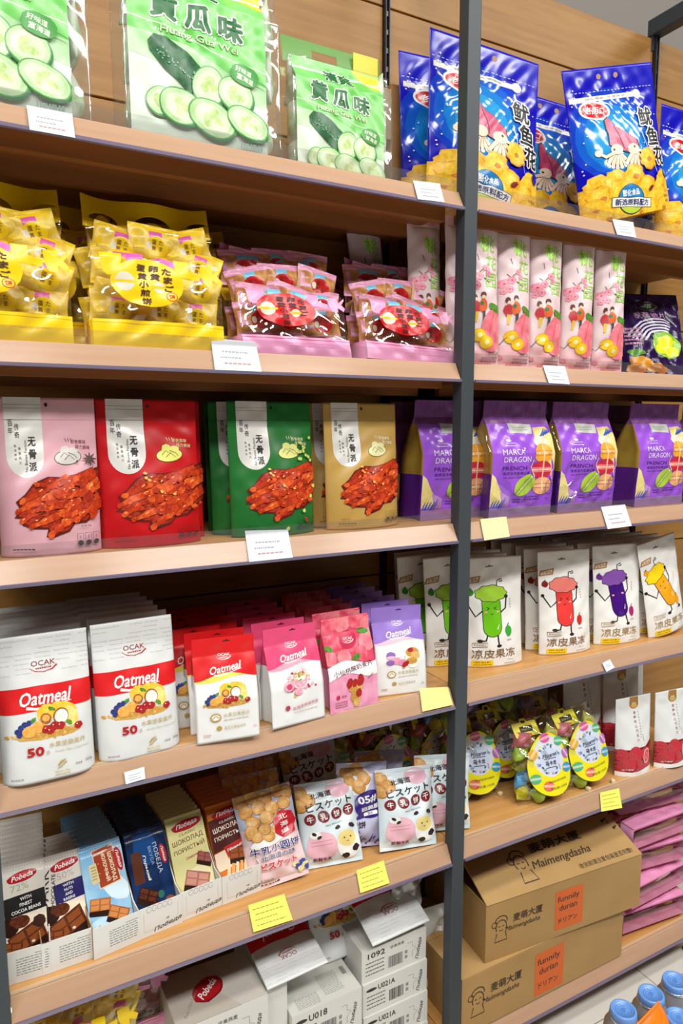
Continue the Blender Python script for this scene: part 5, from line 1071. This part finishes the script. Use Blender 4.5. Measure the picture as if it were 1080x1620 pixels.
# ---- fifth shelf: biscuit bags
BA = {k: biscuit_art(k) for k in ('butter', 'cow', 'crisp')}
BC = {'butter': m('#d9c4c8', .3, bump=.12, bscale=26), 'cow': m('#cfdde2', .3, bump=.12, bscale=26), 'crisp': m('#bfc0dc', .3, bump=.12, bscale=26)}
BMS = {}
def biscuit(kind, label, seed=1):
    if kind not in BMS:
        w, h = {'butter': (.125, .185), 'cow': (.135, .17), 'crisp': (.12, .18)}[kind]
        dd = .042 if kind == 'butter' else .05; b = Bag(w, h, dd, 'pillow', vs=.94, base=.05, wr=.0015, seed=seed, p=2.3); b.ym = dd/2
        BMS[kind] = b.build('bag_body', BA[kind], zones=[(.94, BC[kind]), (1.0, BC[kind])], seal_name='crimped_seal', ridges=.003)
    t = thing('biscuit_bag', label, 'bag', (0, 0, 0), 0, {'butter': 'butter biscuit bags', 'cow': 'cow milk biscuit bags', 'crisp': 'purple round biscuit bags'}[kind]); assemble(t, BMS[kind]); return t
laid(biscuit('butter', 'butter biscuit bag with golden biscuits next to the orange chocolate, front one'), zE, (404, 1418), (488, 1400), RAD(24), None, .012, RAD(7))
laid(biscuit('butter', 'butter biscuit bag, second of the leaning row'), zE, (380, 1385), (460, 1368), RAD(24), None, .012, RAD(4))
laid(biscuit('butter', 'butter biscuit bag, third of the leaning row'), zE, (368, 1362), (440, 1346), RAD(20), None, .012, RAD(0))
laid(biscuit('butter', 'butter biscuit bag deep behind the leaning row'), zE, (366, 1335), (440, 1320), RAD(14), None, .012, RAD(-6))
laid(biscuit('cow', 'cow milk biscuit bag at the front beside the butter biscuits'), zE, (482, 1388), (577, 1372), RAD(24), None, .012, RAD(1))
laid(biscuit('crisp', 'lilac round biscuit bag with a dark purple bubble'), zE, (540, 1360), (612, 1346), RAD(14), None, .012, RAD(-5))
laid(biscuit('cow', 'cow milk biscuit bag standing in front near the middle post'), zE, (612, 1362), (692, 1346), RAD(18), None, .012, RAD(-2))
laid(biscuit('cow', 'cow milk biscuit bag closest to the middle post'), zE, (668, 1332), (742, 1322), RAD(12), None, .012, RAD(-3))
laid(biscuit('crisp', 'lilac round biscuit bag behind the first lilac one'), zE, (566, 1335), (640, 1322), RAD(14), None, .012, RAD(-5))
laid(biscuit('cow', 'cow milk biscuit bag standing behind the front cow bag'), zE, (462, 1325), (545, 1310), RAD(10), None, .035, RAD(5))
laid(biscuit('cow', 'cow milk biscuit bag lying across the back of the pile'), zE, (560, 1275), (640, 1262), RAD(30), None, .05, RAD(-8))
laid(biscuit('butter', 'butter biscuit bag tipped on the pile at the back'), zE, (545, 1290), (620, 1275), RAD(45), None, .06, RAD(14))
laid(biscuit('cow', 'cow milk biscuit bag high on the pile near the middle post'), zE, (630, 1262), (705, 1252), RAD(32), None, .055, RAD(-12))

# ---- fifth shelf, far bay: macaron gift bags and strawberry pouches
def egg_label():
    a = Art(128); Yl = m('#ece21e', .35)
    a.p(Yl, [(50, 0)]+[(50+50*math.sin(math.radians(t_))*(1-.16*math.cos(math.radians(t_))), 64-64*math.cos(math.radians(t_))) for t_ in range(6, 360, 6)])
    a.e(m('#d6dcea', .35), 50, 48, 36, 42); a.e(m('#c8d4ec', .35), 50, 56, 24, 26); R = random.Random(5)
    for i in range(34): an = R.uniform(0, 6.28); rr = R.uniform(24, 31); a.b(m(R.choice(('#8fb0d8', '#b89ac8', '#6a8ab8', '#9ac8c0', '#4a5a70')), .4), 50+rr*math.cos(an)*.95, 54+rr*math.sin(an), 3, 2, .3, i, 7, R.uniform(0, 180))
    k = m('#26304a', .4); a.t(k, 'Macaron', 50, 46, 8, 34, -4, .015, .3); a.fine(k, 36, 52, 64, 1, 1, 1.6, 3); a.t(k, '马卡龙', 50, 62, 9, 26, 0, .02); a.fine(k, 38, 70, 62, 1, 1, 1.4, 5)
    for x, y, c, c2, r in ((46, 10, '#d65a9e', '#f0a0c8', -10), (78, 22, '#4fae7e', '#9ad8b4', 10), (92, 50, '#b06ab8', '#d8a8dc', 60), (88, 78, '#3f94c4', '#90c8e4', 10), (12, 88, '#58b07e', '#a0d8b8', 0), (36, 106, '#e2705a', '#f2b0a0', 10), (14, 40, '#e0a83c', '#f0d090', -50)): macaron_disc(a, x, y, 11, 9.5, c, c2, r)
    a.t(m('#5a6a1a', .5), '满满爱意的糖果', 58, 98, 4, 44, -4); a.t(m('#5a6a1a', .5), '净含量:120克', 58, 112, 5, 42, -4); return a
EL = egg_label()
GF = film('gift_film', (.95, .96, .93), .16, .05)
WRAP = [m(c, .3, bump=.5, bscale=90) for c in ('#d8d02c', '#9ab83a', '#a88ab8', '#5a9ac8', '#c8707a', '#d8b070', '#d4cc60', '#58a878')]
WR = []
for i, mt in enumerate(WRAP):
    b = Bag(.05, .042, .026, 'pillow', vs=.9, base=.1, wr=.003, seed=30+i); b.ym = 0; WR.append(b.build('wrapped_sweet', None, mt, seal=False)['wrapped_sweet'])
GIFT = None
def gift_bag(label):
    t = thing('macaron_gift_bag', label, 'bag', (0, 0, 0), 0, 'clear macaron gift bags'); w, h, d = .15, .205, .075
    b = Bag(w, h, d, 'pillow', vs=.97, base=.01, wr=.004, seed=17, p=2.6); b.ym = .037
    link('bag_body', b.build('bag_body', None, GF, seal=False, cell=.006)['bag_body'], t)
    R = random.Random(3)
    for i in range(15):
        o = link('wrapped_sweet', WR[i % 8], t); r, c = divmod(i, 3); o.location = ((c-1)*.05+R.uniform(-.006, .006), .037+R.uniform(-.014, .016), .012+r*.031); o.rotation_euler = (R.uniform(-.5, .5), R.uniform(-1.2, 1.2), R.uniform(-.5, .5))
    mb = MB(); sf = lambda u, v: np.stack([(np.asarray(u)-.42)*.128, -.010+.012*(np.asarray(u)-.5)**2*4+.008*np.asarray(v), .018+.150*np.asarray(v)], -1); lay(mb, EL, sf, .128, eps0=.0006, lim=.01)
    o = mb.build('egg_label', t)
    mb = MB(); a = Art(50); yl = m('#e6da1c', .35); a.p(yl, [(0, 10), (34, 10), (38, -12+12), (62, 0), (66, 10), (100, 10), (100, 50), (0, 50)], [arcpts(50, 9, 9, 5, 0, 345, 14)]); a.r(BLK, 26, 22, 78, 38, 3); a.t(m('#c8c06a', .4), 'snacks', 52, 30, 7, 40)
    sh = lambda u, v: np.stack([(np.asarray(u)-.5)*.075-.03, np.full(np.shape(u), .012)+.02*np.asarray(v), .165+.042*np.asarray(v)], -1)
    lay(mb, a, sh, .075); hd = mb.build('header_card', t); so = hd.modifiers.new('thick', 'SOLIDIFY'); so.thickness = .0006
    return t
G0 = gift_bag('clear macaron gift bag with egg shaped yellow label, the foremost'); laid(G0, zE, (822, 1290), (922, 1262), RAD(17), None, .008)
def gift(label, bl, br, lean, up=.008, roll=0.0): c = dup(G0, (0, 0, 0), 0, label); laid(c, zE, bl, br, lean, None, up, roll); return c
gift('clear macaron gift bag tucked against the middle post', (708, 1282), (800, 1264), RAD(15), .008, RAD(-2))
gift('clear macaron gift bag just beyond the foremost one', (902, 1262), (974, 1240), RAD(15), .008, RAD(4))
def gift_at(label, loc, xa, za): c = dup(G0, (0, 0, 0), 0, label); orient(c, loc, xa, za); return c
gift_at('clear macaron gift bag standing behind the foremost one', (1.195, 1.315, zE), (1, .05, 0), (0, .12, .99))
gift_at('clear macaron gift bag standing in the second row behind the post', (1.03, 1.375, zE), (1, -.05, 0), (0, .1, .99))
gift_at('clear macaron gift bag at the back behind the foremost three', (1.355, 1.31, zE), (1, .03, 0), (0, .14, .98))
gift_at('clear macaron gift bag lying on top of the heap near the post', (1.06, 1.325, zE+.21), (.9, .1, .25), (-.2, .75, .5))
gift_at('clear macaron gift bag lying on top of the heap toward the strawberry pouches', (1.25, 1.325, zE+.205), (.95, -.1, -.15), (.15, .8, .45))
gift_at('clear macaron gift bag behind the middle post on its near side', (.88, 1.395, zE), (1, .05, 0), (0, .05, 1))
gift_at('clear macaron gift bag at the back behind the cow milk biscuits', (.715, 1.40, zE), (1, -.04, 0), (0, .05, 1))
ba = berry_art(); BW = m('#dfe2e0', .36, bump=.08, bscale=24)
BP = []
for bl, br, lab in (((980, 1231), (1040, 1221), 'white strawberry chocolate pouch at the front'), ((1042, 1219), (1100, 1206), 'white strawberry chocolate pouch at the front, cut by the frame')):
    S = seat(zE, bl, br, [(985, 1105)], RAD(9)); S.update(w=.122, h=.208, rz=-.1); BP.append(pouch('strawberry_pouch', lab, 'pouch', S, ba, BW, BW, .05, 'doy', 'white strawberry chocolate pouches', vs=.86, p=2.2, wr=.0008, seed=6, zones=[(.34, m('#a81c2a', .3)), (.86, BW), (1, BW)]))
for i, (x, y, rz, lab, k) in enumerate(((1.50, 1.31, .02, 'large white strawberry pouch standing in the shade behind the front two', 1.25), (1.35, 1.36, .1, 'large white strawberry pouch in the shade behind the macaron gift bags', 1.25), (1.64, 1.30, -.06, 'white strawberry pouch leaning behind the front two', 1.12), (1.74, 1.36, 0, 'large white strawberry pouch at the far end of the back row', 1.25))):
    c = dup(BP[0], (0, 0, 0), 0, lab); c.location = (x, y, zE); c.rotation_euler[2] = rz; c.scale = (k, k, k)
CRM = m('#e6d8b0', .7)
for i, (px, py) in enumerate(((791, 1258), (969, 1238), (930, 1250))):
    p = at_z(px, py, zE); b = MB(); R = random.Random(i); V = [(R.uniform(-.007, .007), R.uniform(-.006, .006), z) for z in (0.0003, 0.0003, .008, .009) for _ in range(2)]
    b.box(-.006, .006, -.005, .005, 0, .009, CRM); o = bevel(b.build('foam_crumb'), .002); o.location = p; o.rotation_euler[2] = i*.7+.3
    o['label'] = 'small cream foam crumb lying on the shelf '+('before the gift bag at the post', 'beside the strawberry pouch', 'between the gift bags and the yellow note')[i]; o['category'] = 'crumb'; o['group'] = 'foam crumbs'

# ---- bottom shelf, near bay: cartons, pouches thrown on top
zF = zz('F')
CW = m('#d9d9d3', .6); CW2 = m('#cfcfc8', .6); INK = m('#2a2a2c', .5)
def face(mb, art, o, ux, uy, w):
    """artwork on a flat carton side: o lower left corner, ux and uy its edges"""
    o, ux, uy = (np.asarray(q, float) for q in (o, ux, uy)); lay(mb, art, lambda u, v: o+np.asarray(u)[:, None]*ux+np.asarray(v)[:, None]*uy, w, lim=.05)
def label_art(code, H=42):
    a = Art(H); a.t(INK, code, 36 if code[0] == 'U' else 22, H*.22, H*.17, 26, 0, .02); a.e(INK, 13, H*.23, 8, H*.05) if code.startswith('U') else None; a.t(INK, '坚果燕麦', 54, H*.2, H*.09, 22) if code[0] == '1' else None
    R = random.Random(len(code)); x = 40
    while x < 62: w = R.choice((.5, .9, 1.3)); a.r(INK, x, H*.48, x+w, H*.84, keep=True); x += w+R.choice((.5, .8))
    for i in range(4): a.fine(DGREY, 6, H*(.42+.12*i), 34, 1, 1, H*.03, i)
    a.t(INK, 'Победа', 88, H*.6, 6, 30, -80, .01, .3); a.l(GREY, [(70, H*.3), (78, H*.3), (78, H*.45), (84, H*.5), (78, H*.62), (78, H*.8)], .6); a.r(GREY, 66, H*.5, 70, H*.6); a.r(GREY, 66, H*.66, 70, H*.76); return a
def carton(label, x0, x1, y0, y1, z0, z1, code=None, rz=0.0, top=None):
    t = thing('white_carton', label, 'carton', ((x0+x1)/2, y0, z0), rz, 'white chocolate cartons'); w = x1-x0; d = y1-y0; h = z1-z0
    mb = MB(); mb.box(-w/2, w/2, 0, d, 0, h-.0012, CW)
    if code: face(mb, label_art(code, 100*h/w), (-w/2, 0, 0), (w, 0, 0), (0, 0, h), w)
    mb.build('carton_body', t)
    mb = MB(); mb.box(-w/2+.0004, w/2-.0004, .0004, d/2-.0006, h-.001, h, CW2)
    if top == 'text':
        a = Art(100); [a.fine(GREY, 12, 66+i*3.6, 44, 1, 1, 1.2, i) for i in range(8)]; [a.fine(GREY, 52, 30+i*4, 80, 1, 1, 1.2, i) for i in range(14)]; a.r(GREY, 88, 30, 94, 52); face(mb, a, (-w/2, .0, h), (w, 0, 0), (0, d/2, 0), w)
    mb.build('top_flap', t)
    mb = MB(); mb.box(-w/2+.0004, w/2-.0004, d/2+.0006, d-.0004, h-.001, h, CW2); mb.build('top_flap', t)
    if top == 'logo':
        a = Art(70); a.p(m('#b9b2a6', .6), [(0, 0), (46, 0), (64, 20), (50, 40), (70, 70), (0, 70)]); a.b(m('#7d0f16', .4), 44, 36, 19, 14, .05, 3, 20, -30); a.b(m('#b0161f', .4), 43, 35, 18, 13, .05, 3, 20, -30); a.t(WHT, 'Pobeda', 43, 35, 9, 28, -60+20, .02, .3); a.t(m('#8a8378', .5), 'Pure Choc Luxury', 22, 46, 5, 36, -55, 0, .3)
        mb = MB(); mb.box(-w/2+.001, w/2-.001, .001, d-.001, h+.0001, h+.0012, m('#c3bfb6', .6)); face(mb, a, (-w/2, 0, h+.0012), (w, 0, 0), (0, d, 0), w); mb.build('printed_sheet', t)
    return t
carton('white carton marked 1258 with a red logo on its lid', .285, .468, 1.185, 1.325, .33, .432, '1258', 0, 'logo')
carton('white carton below the one marked 1258', .285, .468, 1.185, 1.325, zF, .229, None); carton('white carton in the middle under the one marked 1258', .285, .468, 1.185, 1.325, .2295, .3295, None)
carton('narrow white carton wedged between the marked stacks', .472, .518, 1.205, 1.40, zF, .425, None)
carton('white carton marked U018 in the middle stack', .522, .688, 1.19, 1.40, .264, .352, 'U018', 0, 'text'); carton('white carton under the one marked U018', .522, .688, 1.19, 1.40, zF, .2635, 'U018')
carton('white carton marked 1092 on top of the stack by the middle post', .70, .872, 1.212, 1.42, .335, .412, '1092'); carton('white carton marked U021A, upper one in the stack by the middle post', .70, .872, 1.207, 1.42, .258, .3345, 'U021A')
carton('white carton marked U021A, lower one in the stack by the middle post', .70, .872, 1.203, 1.42, .181, .2575, 'U021A'); carton('white carton at the foot of the stack by the middle post', .70, .872, 1.20, 1.42, zF, .1805, None)
def loose(label, loc, xa, za, k=1.0):
    c = dup(t1, (0, 0, 0), 0, label); orient(c, loc, xa, za); c.scale = (k, k, k); c['group'] = 'loose white oatmeal pouches'; return c
loose('white oatmeal pouch lying upside down beside the logo carton', (.527, 1.412, .520), (-1, -.05, .0), (.05, -math.cos(RAD(8)), -math.sin(RAD(8))))
loose('white oatmeal pouch leaning upright on the middle carton stack', (.70, 1.28, .356), (1, .02, .0), (0, math.cos(RAD(72)), math.sin(RAD(72))))
loose('white oatmeal pouch hanging upside down over the 1092 carton', (.79, 1.428, .556), (-1, .03, .0), (.03, -math.cos(RAD(17)), -math.sin(RAD(17))), 1.1)
# crumpled foil pouch
b = Bag(.10, .20, .05, 'doy', vs=.86, wr=.006, seed=77, p=2.2); S = dict(loc=(.882, 1.235, .40), rz=.1, lean=.15)
t = thing('crumpled_pouch', 'crumpled white foil pouch squeezed against the middle post', 'pouch', (.868, 1.262, .4125), .25); assemble(t, b.build('pouch_body', None, m('#b9bab6', .3, .35, bump=.5, bscale=30)))
b = Bag(.10, .22, .04, 'doy', vs=.86, wr=.006, seed=71, p=2.2)
t = thing('crumpled_pouch', 'white foil pouch standing behind the middle post beside the brown boxes', 'pouch', (.957, 1.31, .2), -.1); assemble(t, b.build('pouch_body', None, m('#c6c7c2', .4, .1, bump=.4, bscale=30))); t.location.z = zF
for i, (kind, x, lab) in enumerate((('yellow', .135, 'yellow egg biscuit bag lying in the shade on the bottom shelf'), ('pink', .225, 'pink egg biscuit bag in the shade next to the logo carton'))):
    c = dup(Y if kind == 'yellow' else PF, (0, 0, 0), 0, lab) if kind == 'yellow' else PF; orient(c, (x-.02 if kind == 'yellow' else x-.03, 1.22 if kind == 'yellow' else 1.375, .345 if kind == 'yellow' else zF), (1, 0, 0), (0, .0, 1))
c = dup(Y, (0, 0, 0), 0, 'yellow egg biscuit bag at the bottom of the shaded pile'); orient(c, (.115, 1.2, zF), (1, 0, 0), (0, .05, 1))
c = dup(PF, (0, 0, 0), 0, 'pink egg biscuit bag at the foot of the shaded pile'); orient(c, (.19, 1.30, .345), (1, 0, 0), (0, .0, 1))

# ---- bottom shelf, far bay: brown boxes
KB = m('#b48f58', .7, c2='#a8834e', scale=5); KB2 = m('#b9955e', .7, c2='#ab874f', scale=5); KI = m('#8a6838', .75); PR = m('#3f2f1e', .6); OL = m('#d8641c', .5)
def girl(a, x, y, k):
    for P in (arcpts(x, y, 5*k, 5.5*k, 150, 390), arcpts(x, y-5*k, 5.6*k, 4*k, 160, 380), [(x-4*k, y+5*k), (x-6*k, y+12*k), (x+6*k, y+12*k), (x+4*k, y+5*k)]): a.l(PR, P, .9*k)
    a.l(PR, arcpts(x-2*k, y, 1*k, .6*k, 180, 360, 5), .6*k); a.l(PR, arcpts(x+2*k, y, 1*k, .6*k, 180, 360, 5), .6*k); a.l(PR, arcpts(x, y+2.4*k, 1.6*k, 1*k, 0, 180, 6), .6*k); a.l(PR, arcpts(x-6.5*k, y-3*k, 2.4*k, 2.4*k, 0, 350, 10), .7*k)
def box_front():
    a = Art(30); girl(a, 9, 12, .62); a.t(PR, '麦萌大厦', 25, 9.5, 4.2, 18, 0, .02); a.t(PR, 'Maimengdasha', 22, 14.5, 3.2, 21, 0, .01, .3)
    a.r(OL, 42, 4, 60, 25); a.t(BLK, 'funnily', 50.5, 9, 4.0, 14, 0, .01); a.t(BLK, 'durian', 50.5, 13.4, 3.2, 11.5, 0, .01); a.t(BLK, 'ドリアン', 50.5, 20.5, 2.8, 12, 0, .02); return a
BF = box_front()
def brown(label, loc, rz, w, d, h, open_):
    t = thing('cardboard_carton', label, 'carton', loc, rz, 'brown durian snack cartons'); mb = MB(); th = .004
    if open_:
        for q in ((-w/2, w/2, 0, th), (-w/2, w/2, d-th, d)): mb.box(*q, 0, h, KB)
        for x in (-w/2, w/2-th): mb.box(x, x+th, th, d-th, 0, h, KB)
        mb.box(-w/2+th, w/2-th, th, d-th, 0, th, KI)
    else: mb.box(-w/2, w/2, 0, d, 0, h-th-.0005, KB)
    face(mb, BF, (-w/2, 0, h-.3*w), (w, 0, 0), (0, 0, .3*w), w) if False else face(mb, BF, (-w/2, 0, h-.30*w-.004), (w, 0, 0), (0, 0, .30*w), w)
    mb.build('box_body', t)
    if open_:
        L = .135; ang = RAD(23); c, s = math.cos(ang), math.sin(ang)
        mb = MB(); P = lambda x, l, n=0: (x, l*c-n*s, h+l*s+n*c)
        V = [P(-w/2+.001, 0), P(w/2-.001, 0), P(w/2-.006, L), P(-w/2+.006, L), P(-w/2+.001, 0, th), P(w/2-.001, 0, th), P(w/2-.006, L, th), P(-w/2+.006, L, th)]
        mb.add(V, [(0, 3, 2, 1), (4, 5, 6, 7), (0, 1, 5, 4), (1, 2, 6, 5), (2, 3, 7, 6), (3, 0, 4, 7)], KB2, False)
        a = Art(25); girl(a, 30, 12, .75); a.t(PR, '麦萌大厦', 56, 6.5, 5, 34, 0, .03); a.t(PR, 'Maimengdasha', 54, 15, 5, 38, 0, .012, .3); a.t(PR, '收货前请注意包装是否完整!', 78, 21.5, 2.6, 36, 0, .01)
        for P2 in (((91, 4), (95, 3), (94, 6)), ((95, 9), (98, 8))): a.l(PR, P2, 1.6, .6)
        o = np.array(P(-w/2+.001, 0, th)); face(mb, a, o, (w-.002, 0, 0), np.array(P(-w/2+.001, L, th))-o, w); mb.build('front_flap', t)
        mb = MB(); a2 = RAD(50); c2, s2 = math.cos(a2), math.sin(a2)
        V = [(w/2, th, h), (w/2, d-th, h), (w/2-.1*c2*.3+.03, d-th-.01, h+.1*s2*.3), (w/2+.02, th+.02, h+.03)]
        mb.box(-w/2+.0, w/2, d-.002, d, h, h+.09, KB2); mb.build('back_flap', t)
        mb = MB(); V = [(-w/2, th+.002, h), (-w/2, d-th-.002, h), (-w/2+.07, d-th-.01, h-.045), (-w/2+.07, th+.01, h-.045)]; mb.add(V+[(x, y, z-.003) for x, y, z in V], [(0, 1, 2, 3), (7, 6, 5, 4), (0, 4, 5, 1), (1, 5, 6, 2), (2, 6, 7, 3), (3, 7, 4, 0)], KI, False); mb.build('side_flap', t)
    else:
        for y0, y1 in ((0.0005, d/2-.0008), (d/2+.0008, d-.0005)): mb = MB(); mb.box(-w/2+.0005, w/2-.0005, y0, y1, h-th, h, KB2); mb.build('top_flap', t)
    return t
brown('brown cardboard carton with orange square, lower of the two', (1.2155, 1.166, zF), 0.0, .545, .28, .149, False)
brown('brown cardboard carton with orange square and raised front flap, upper of the two', (1.272, 1.162, zF+.1497), RAD(-4.2), .50, .28, .146, True)
for i, (px, py, rz) in enumerate(((1.655, 1.19, .10), (1.662, 1.186, -.04), (1.65, 1.20, .14), (1.665, 1.188, .03), (1.655, 1.215, .12))):
    c = dup(PF, (0, 0, 0), 0, 'pink egg biscuit bag lying in the pile by the brown cartons, %s' % ('lowest', 'second from the floor', 'middle one', 'second from the top', 'topmost')[i])
    ca, sa = math.cos(rz), math.sin(rz); orient(c, (px, py, zF+.085*i+.074), (ca, -sa, 0), (sa, ca, .03)); c.scale = (1.1, .86, 1.1)

# ---- notes and price tickets on the shelf lips
def lip_pt(k, px, py, off=.0012):
    n = np.array([0, -(LIP-.004)*1.0, .0195]); n /= np.linalg.norm(n); return at_plane(px, py, (0, D-off, ZB[k]+.004), n), n
def ticket(name, label, k, quad, mt, rows, kind='price'):
    """paper slip on the sloped lip; quad: its corners as sighted, from the top near corner clockwise"""
    Pq = []; 
    for px, py in quad: p, n = lip_pt(k, px, py); Pq.append(p)
    c = sum(Pq)/4; t = thing(name, label, 'note' if kind == 'note' else 'ticket', tuple(c), 0, 'yellow handwritten notes' if kind == 'note' else 'white price tickets')
    TL, TR_, BR_, BL_ = [q-c for q in Pq]
    sf = lambda u, v, o=0.0: (BL_[None]*(1-u[:, None])+BR_[None]*u[:, None])*(1-v[:, None])+(TL[None]*(1-u[:, None])+TR_[None]*u[:, None])*v[:, None]+n[None]*(0.0006*np.sin(u*3.0)+.002*v**3)[:, None]*(1 if kind == 'note' else .4)
    g = 9; U, V = np.meshgrid(np.linspace(0, 1, g), np.linspace(0, 1, g)); Pm = sf(U.ravel(), V.ravel()); mb = MB(); q = [(j*g+i, j*g+i+1, (j+1)*g+i+1, (j+1)*g+i) for j in range(g-1) for i in range(g-1)]
    mb.add(Pm, q, mt); mb.add(Pm-n*.0004, [f[::-1] for f in q], mt)
    wd = float(np.linalg.norm(TR_-TL)); a = Art(80)
    if kind == 'price':
        g_ = m('#9aa0a6', .6)
        for i, (x0, x1) in enumerate(rows): a.fine(g_ if i != 2 else m('#b58a90', .6), x0, 30+i*15, x1, 1, 1, 4, i+3)
    else:
        for i, (x0, x1) in enumerate(rows): a.fine(m('#a89a3a', .6), x0, 16+i*16, x1, 1, 1, 2.6, i+5)
    lay(mb, a, sf, wd, lim=.01); mb.build('paper', t); return t
R3 = ((20, 76), (16, 60), (22, 80)); 
ticket('price_ticket', 'white price ticket under the near cucumber bag', 'A', [(42, 167), (114, 181), (119, 218), (47, 205)], PAPER, R3)
ticket('price_ticket', 'white price ticket on the top shelf beside the middle post', 'A', [(653, 286), (695, 291), (703, 320), (661, 315)], PAPER, R3)
ticket('price_ticket', 'white price ticket under the tilted squid bag', 'A', [(968, 347), (1001, 352), (1006, 376), (976, 371)], PAPER, R3)
ticket('price_ticket', 'large white price ticket between the yellow and pink biscuit bags', 'B', [(333, 535), (404, 542), (414, 588), (340, 585)], PAPER, R3)
ticket('price_ticket', 'white price ticket under the slim peach packs', 'B', [(858, 578), (893, 580), (901, 608), (868, 606)], PAPER, R3)
ticket('price_ticket', 'large white price ticket under the green chicken feet pouch', 'C', [(387, 840), (455, 838), (463, 882), (394, 889)], PAPER, R3)
ticket('sticky_note', 'blank pale yellow note under the first purple macaron bag', 'C', [(759, 822), (800, 818), (806, 849), (766, 855)], m('#ece9a4', .7), (), 'note')
ticket('price_ticket', 'white price ticket between the purple macaron bags', 'C', [(950, 802), (988, 798), (999, 832), (961, 837)], PAPER, R3)
ticket('sticky_note', 'blank pale yellow note at the middle post end of the oatmeal shelf', 'D', [(663, 1089), (708, 1087), (716, 1115), (668, 1126)], m('#ece890', .7), (), 'note')
ticket('price_ticket', 'small square white ticket under the second white oatmeal stack', 'D', [(196, 1222), (228, 1213), (230, 1232), (199, 1241)], PAPER, R3)
ticket('price_ticket', 'tiny tilted white ticket under the jelly pouches', 'D', [(952, 1049), (964, 1043), (972, 1056), (959, 1063)], PAPER, ((20, 70), (25, 75)))
N4 = ((8, 80), (14, 90), (10, 70), (12, 86))
ticket('sticky_note', 'yellow handwritten note below the butter biscuit bag', 'E', [(392, 1432), (449, 1414), (463, 1455), (401, 1475)], YPAPER, N4, 'note')
ticket('sticky_note', 'yellow handwritten note below the lilac biscuit bag', 'E', [(563, 1377), (606, 1361), (616, 1397), (570, 1413)], YPAPER, N4, 'note')
ticket('sticky_note', 'yellow handwritten note below the macaron gift bags', 'E', [(948, 1254), (978, 1247), (984, 1278), (951, 1284)], YPAPER, N4, 'note')

# ---- in the aisle: grey tubs with blue lids and an orange bag in a floor display
def bottle(label, x, y, h):
    h -= .2; t = thing('lidded_tub', label, 'tub', (x, y, .2005), 0, 'grey tubs with blue lids'); body = m('#8e8c88', .25, .2); r = .037
    mb = MB(); mb.lathe([(r*.9, 0), (r, .006), (r, h-.05), (r*.96, h-.036), (r*.72, h-.02), (r*.68, h-.014)], body); mb.build('tub_body', t)
    mb = MB(); mb.lathe([(r*.68, h-.014), (r*.70, h-.012), (r*.70, h-.004), (r*.66, h), (r*.56, h-.001), (r*.54, h-.0035), (.001, h-.0035)], m('#6a9ade', .3)); a = Art(100)
    lay(mb, LID, lambda u, v: np.stack([(np.asarray(u)-.5)*r*1.0, (np.asarray(v)-.5)*r*1.0, np.full(np.shape(u), h-.0034)], -1), r*1.0, lim=.02); ld = mb.build('lid', t)
    mb = MB(); mb.lathe([(r*.70, h-.021), (r*.735, h-.02), (r*.735, h-.0145), (r*.69, h-.014)], m('#c9ccd2', .2, .8)); mb.build('metal_rim', ld); return t
LID = Art(100)
for i in range(3): LID.l(m('#4678c4', .3), arcpts(50, 50, 40-i*12, 40-i*12, 20+i*40, 300+i*30, 24), 3)
LID.t(m('#4678c4', .3), '茶', 50, 50, 22)
hT = .40
for i, (px, py, lab) in enumerate(((986, 1596, 'nearest the near end of the row'), (1030, 1571, 'second in the row'), (1068, 1550, 'third in the row'), (1074, 1608, 'in front, mostly hidden by the orange bag'))):
    p = at_z(px, py, hT if i != 3 else hT-.03); bottle('grey tub with blue lid in the aisle, '+lab, p[0], p[1], hT if i != 3 else hT-.03)
OB = m('#ef7a12', .35, c2='#f28a1c', scale=12, bump=.12, bscale=20)
b = Bag(.15, .17, .06, 'pillow', vs=.95, base=.03, wr=.003, seed=12); b.ym = .03; t = thing('orange_bag', 'bright orange bag standing tipped in front of the grey tubs', 'bag', (0, 0, 0), 0, 'orange bags')
assemble(t, b.build('bag_body', None, OB, seal_name='top_seal')); orient(t, (1.175, .775, .232), (.86, -.1, .5), (-.5, .1, .86))
c = dup(t, (0, 0, 0), 0, 'bright orange bag beside the first, only its corner tip in view'); orient(c, (1.035, .765, .225), (.8, .1, .55), (-.55, .1, .8))
t = thing('display_table', 'low white display table in the aisle under the tubs and orange bags', 'table', (1.14, .725, 0), .0)
tw = m('#c9c6c0', .4)
mb = MB(); mb.box(-.19, .19, -.19, .175, .17, .2, tw); bevel(mb.build('table_top', t), .003)
for sx in (-1, 1):
    for sy in (-1, 1): mb = MB(); mb.box(sx*.16-.015, sx*.16+.015, sy*.15-.015, sy*.15+.015, 0, .17, tw); mb.build('leg', t)
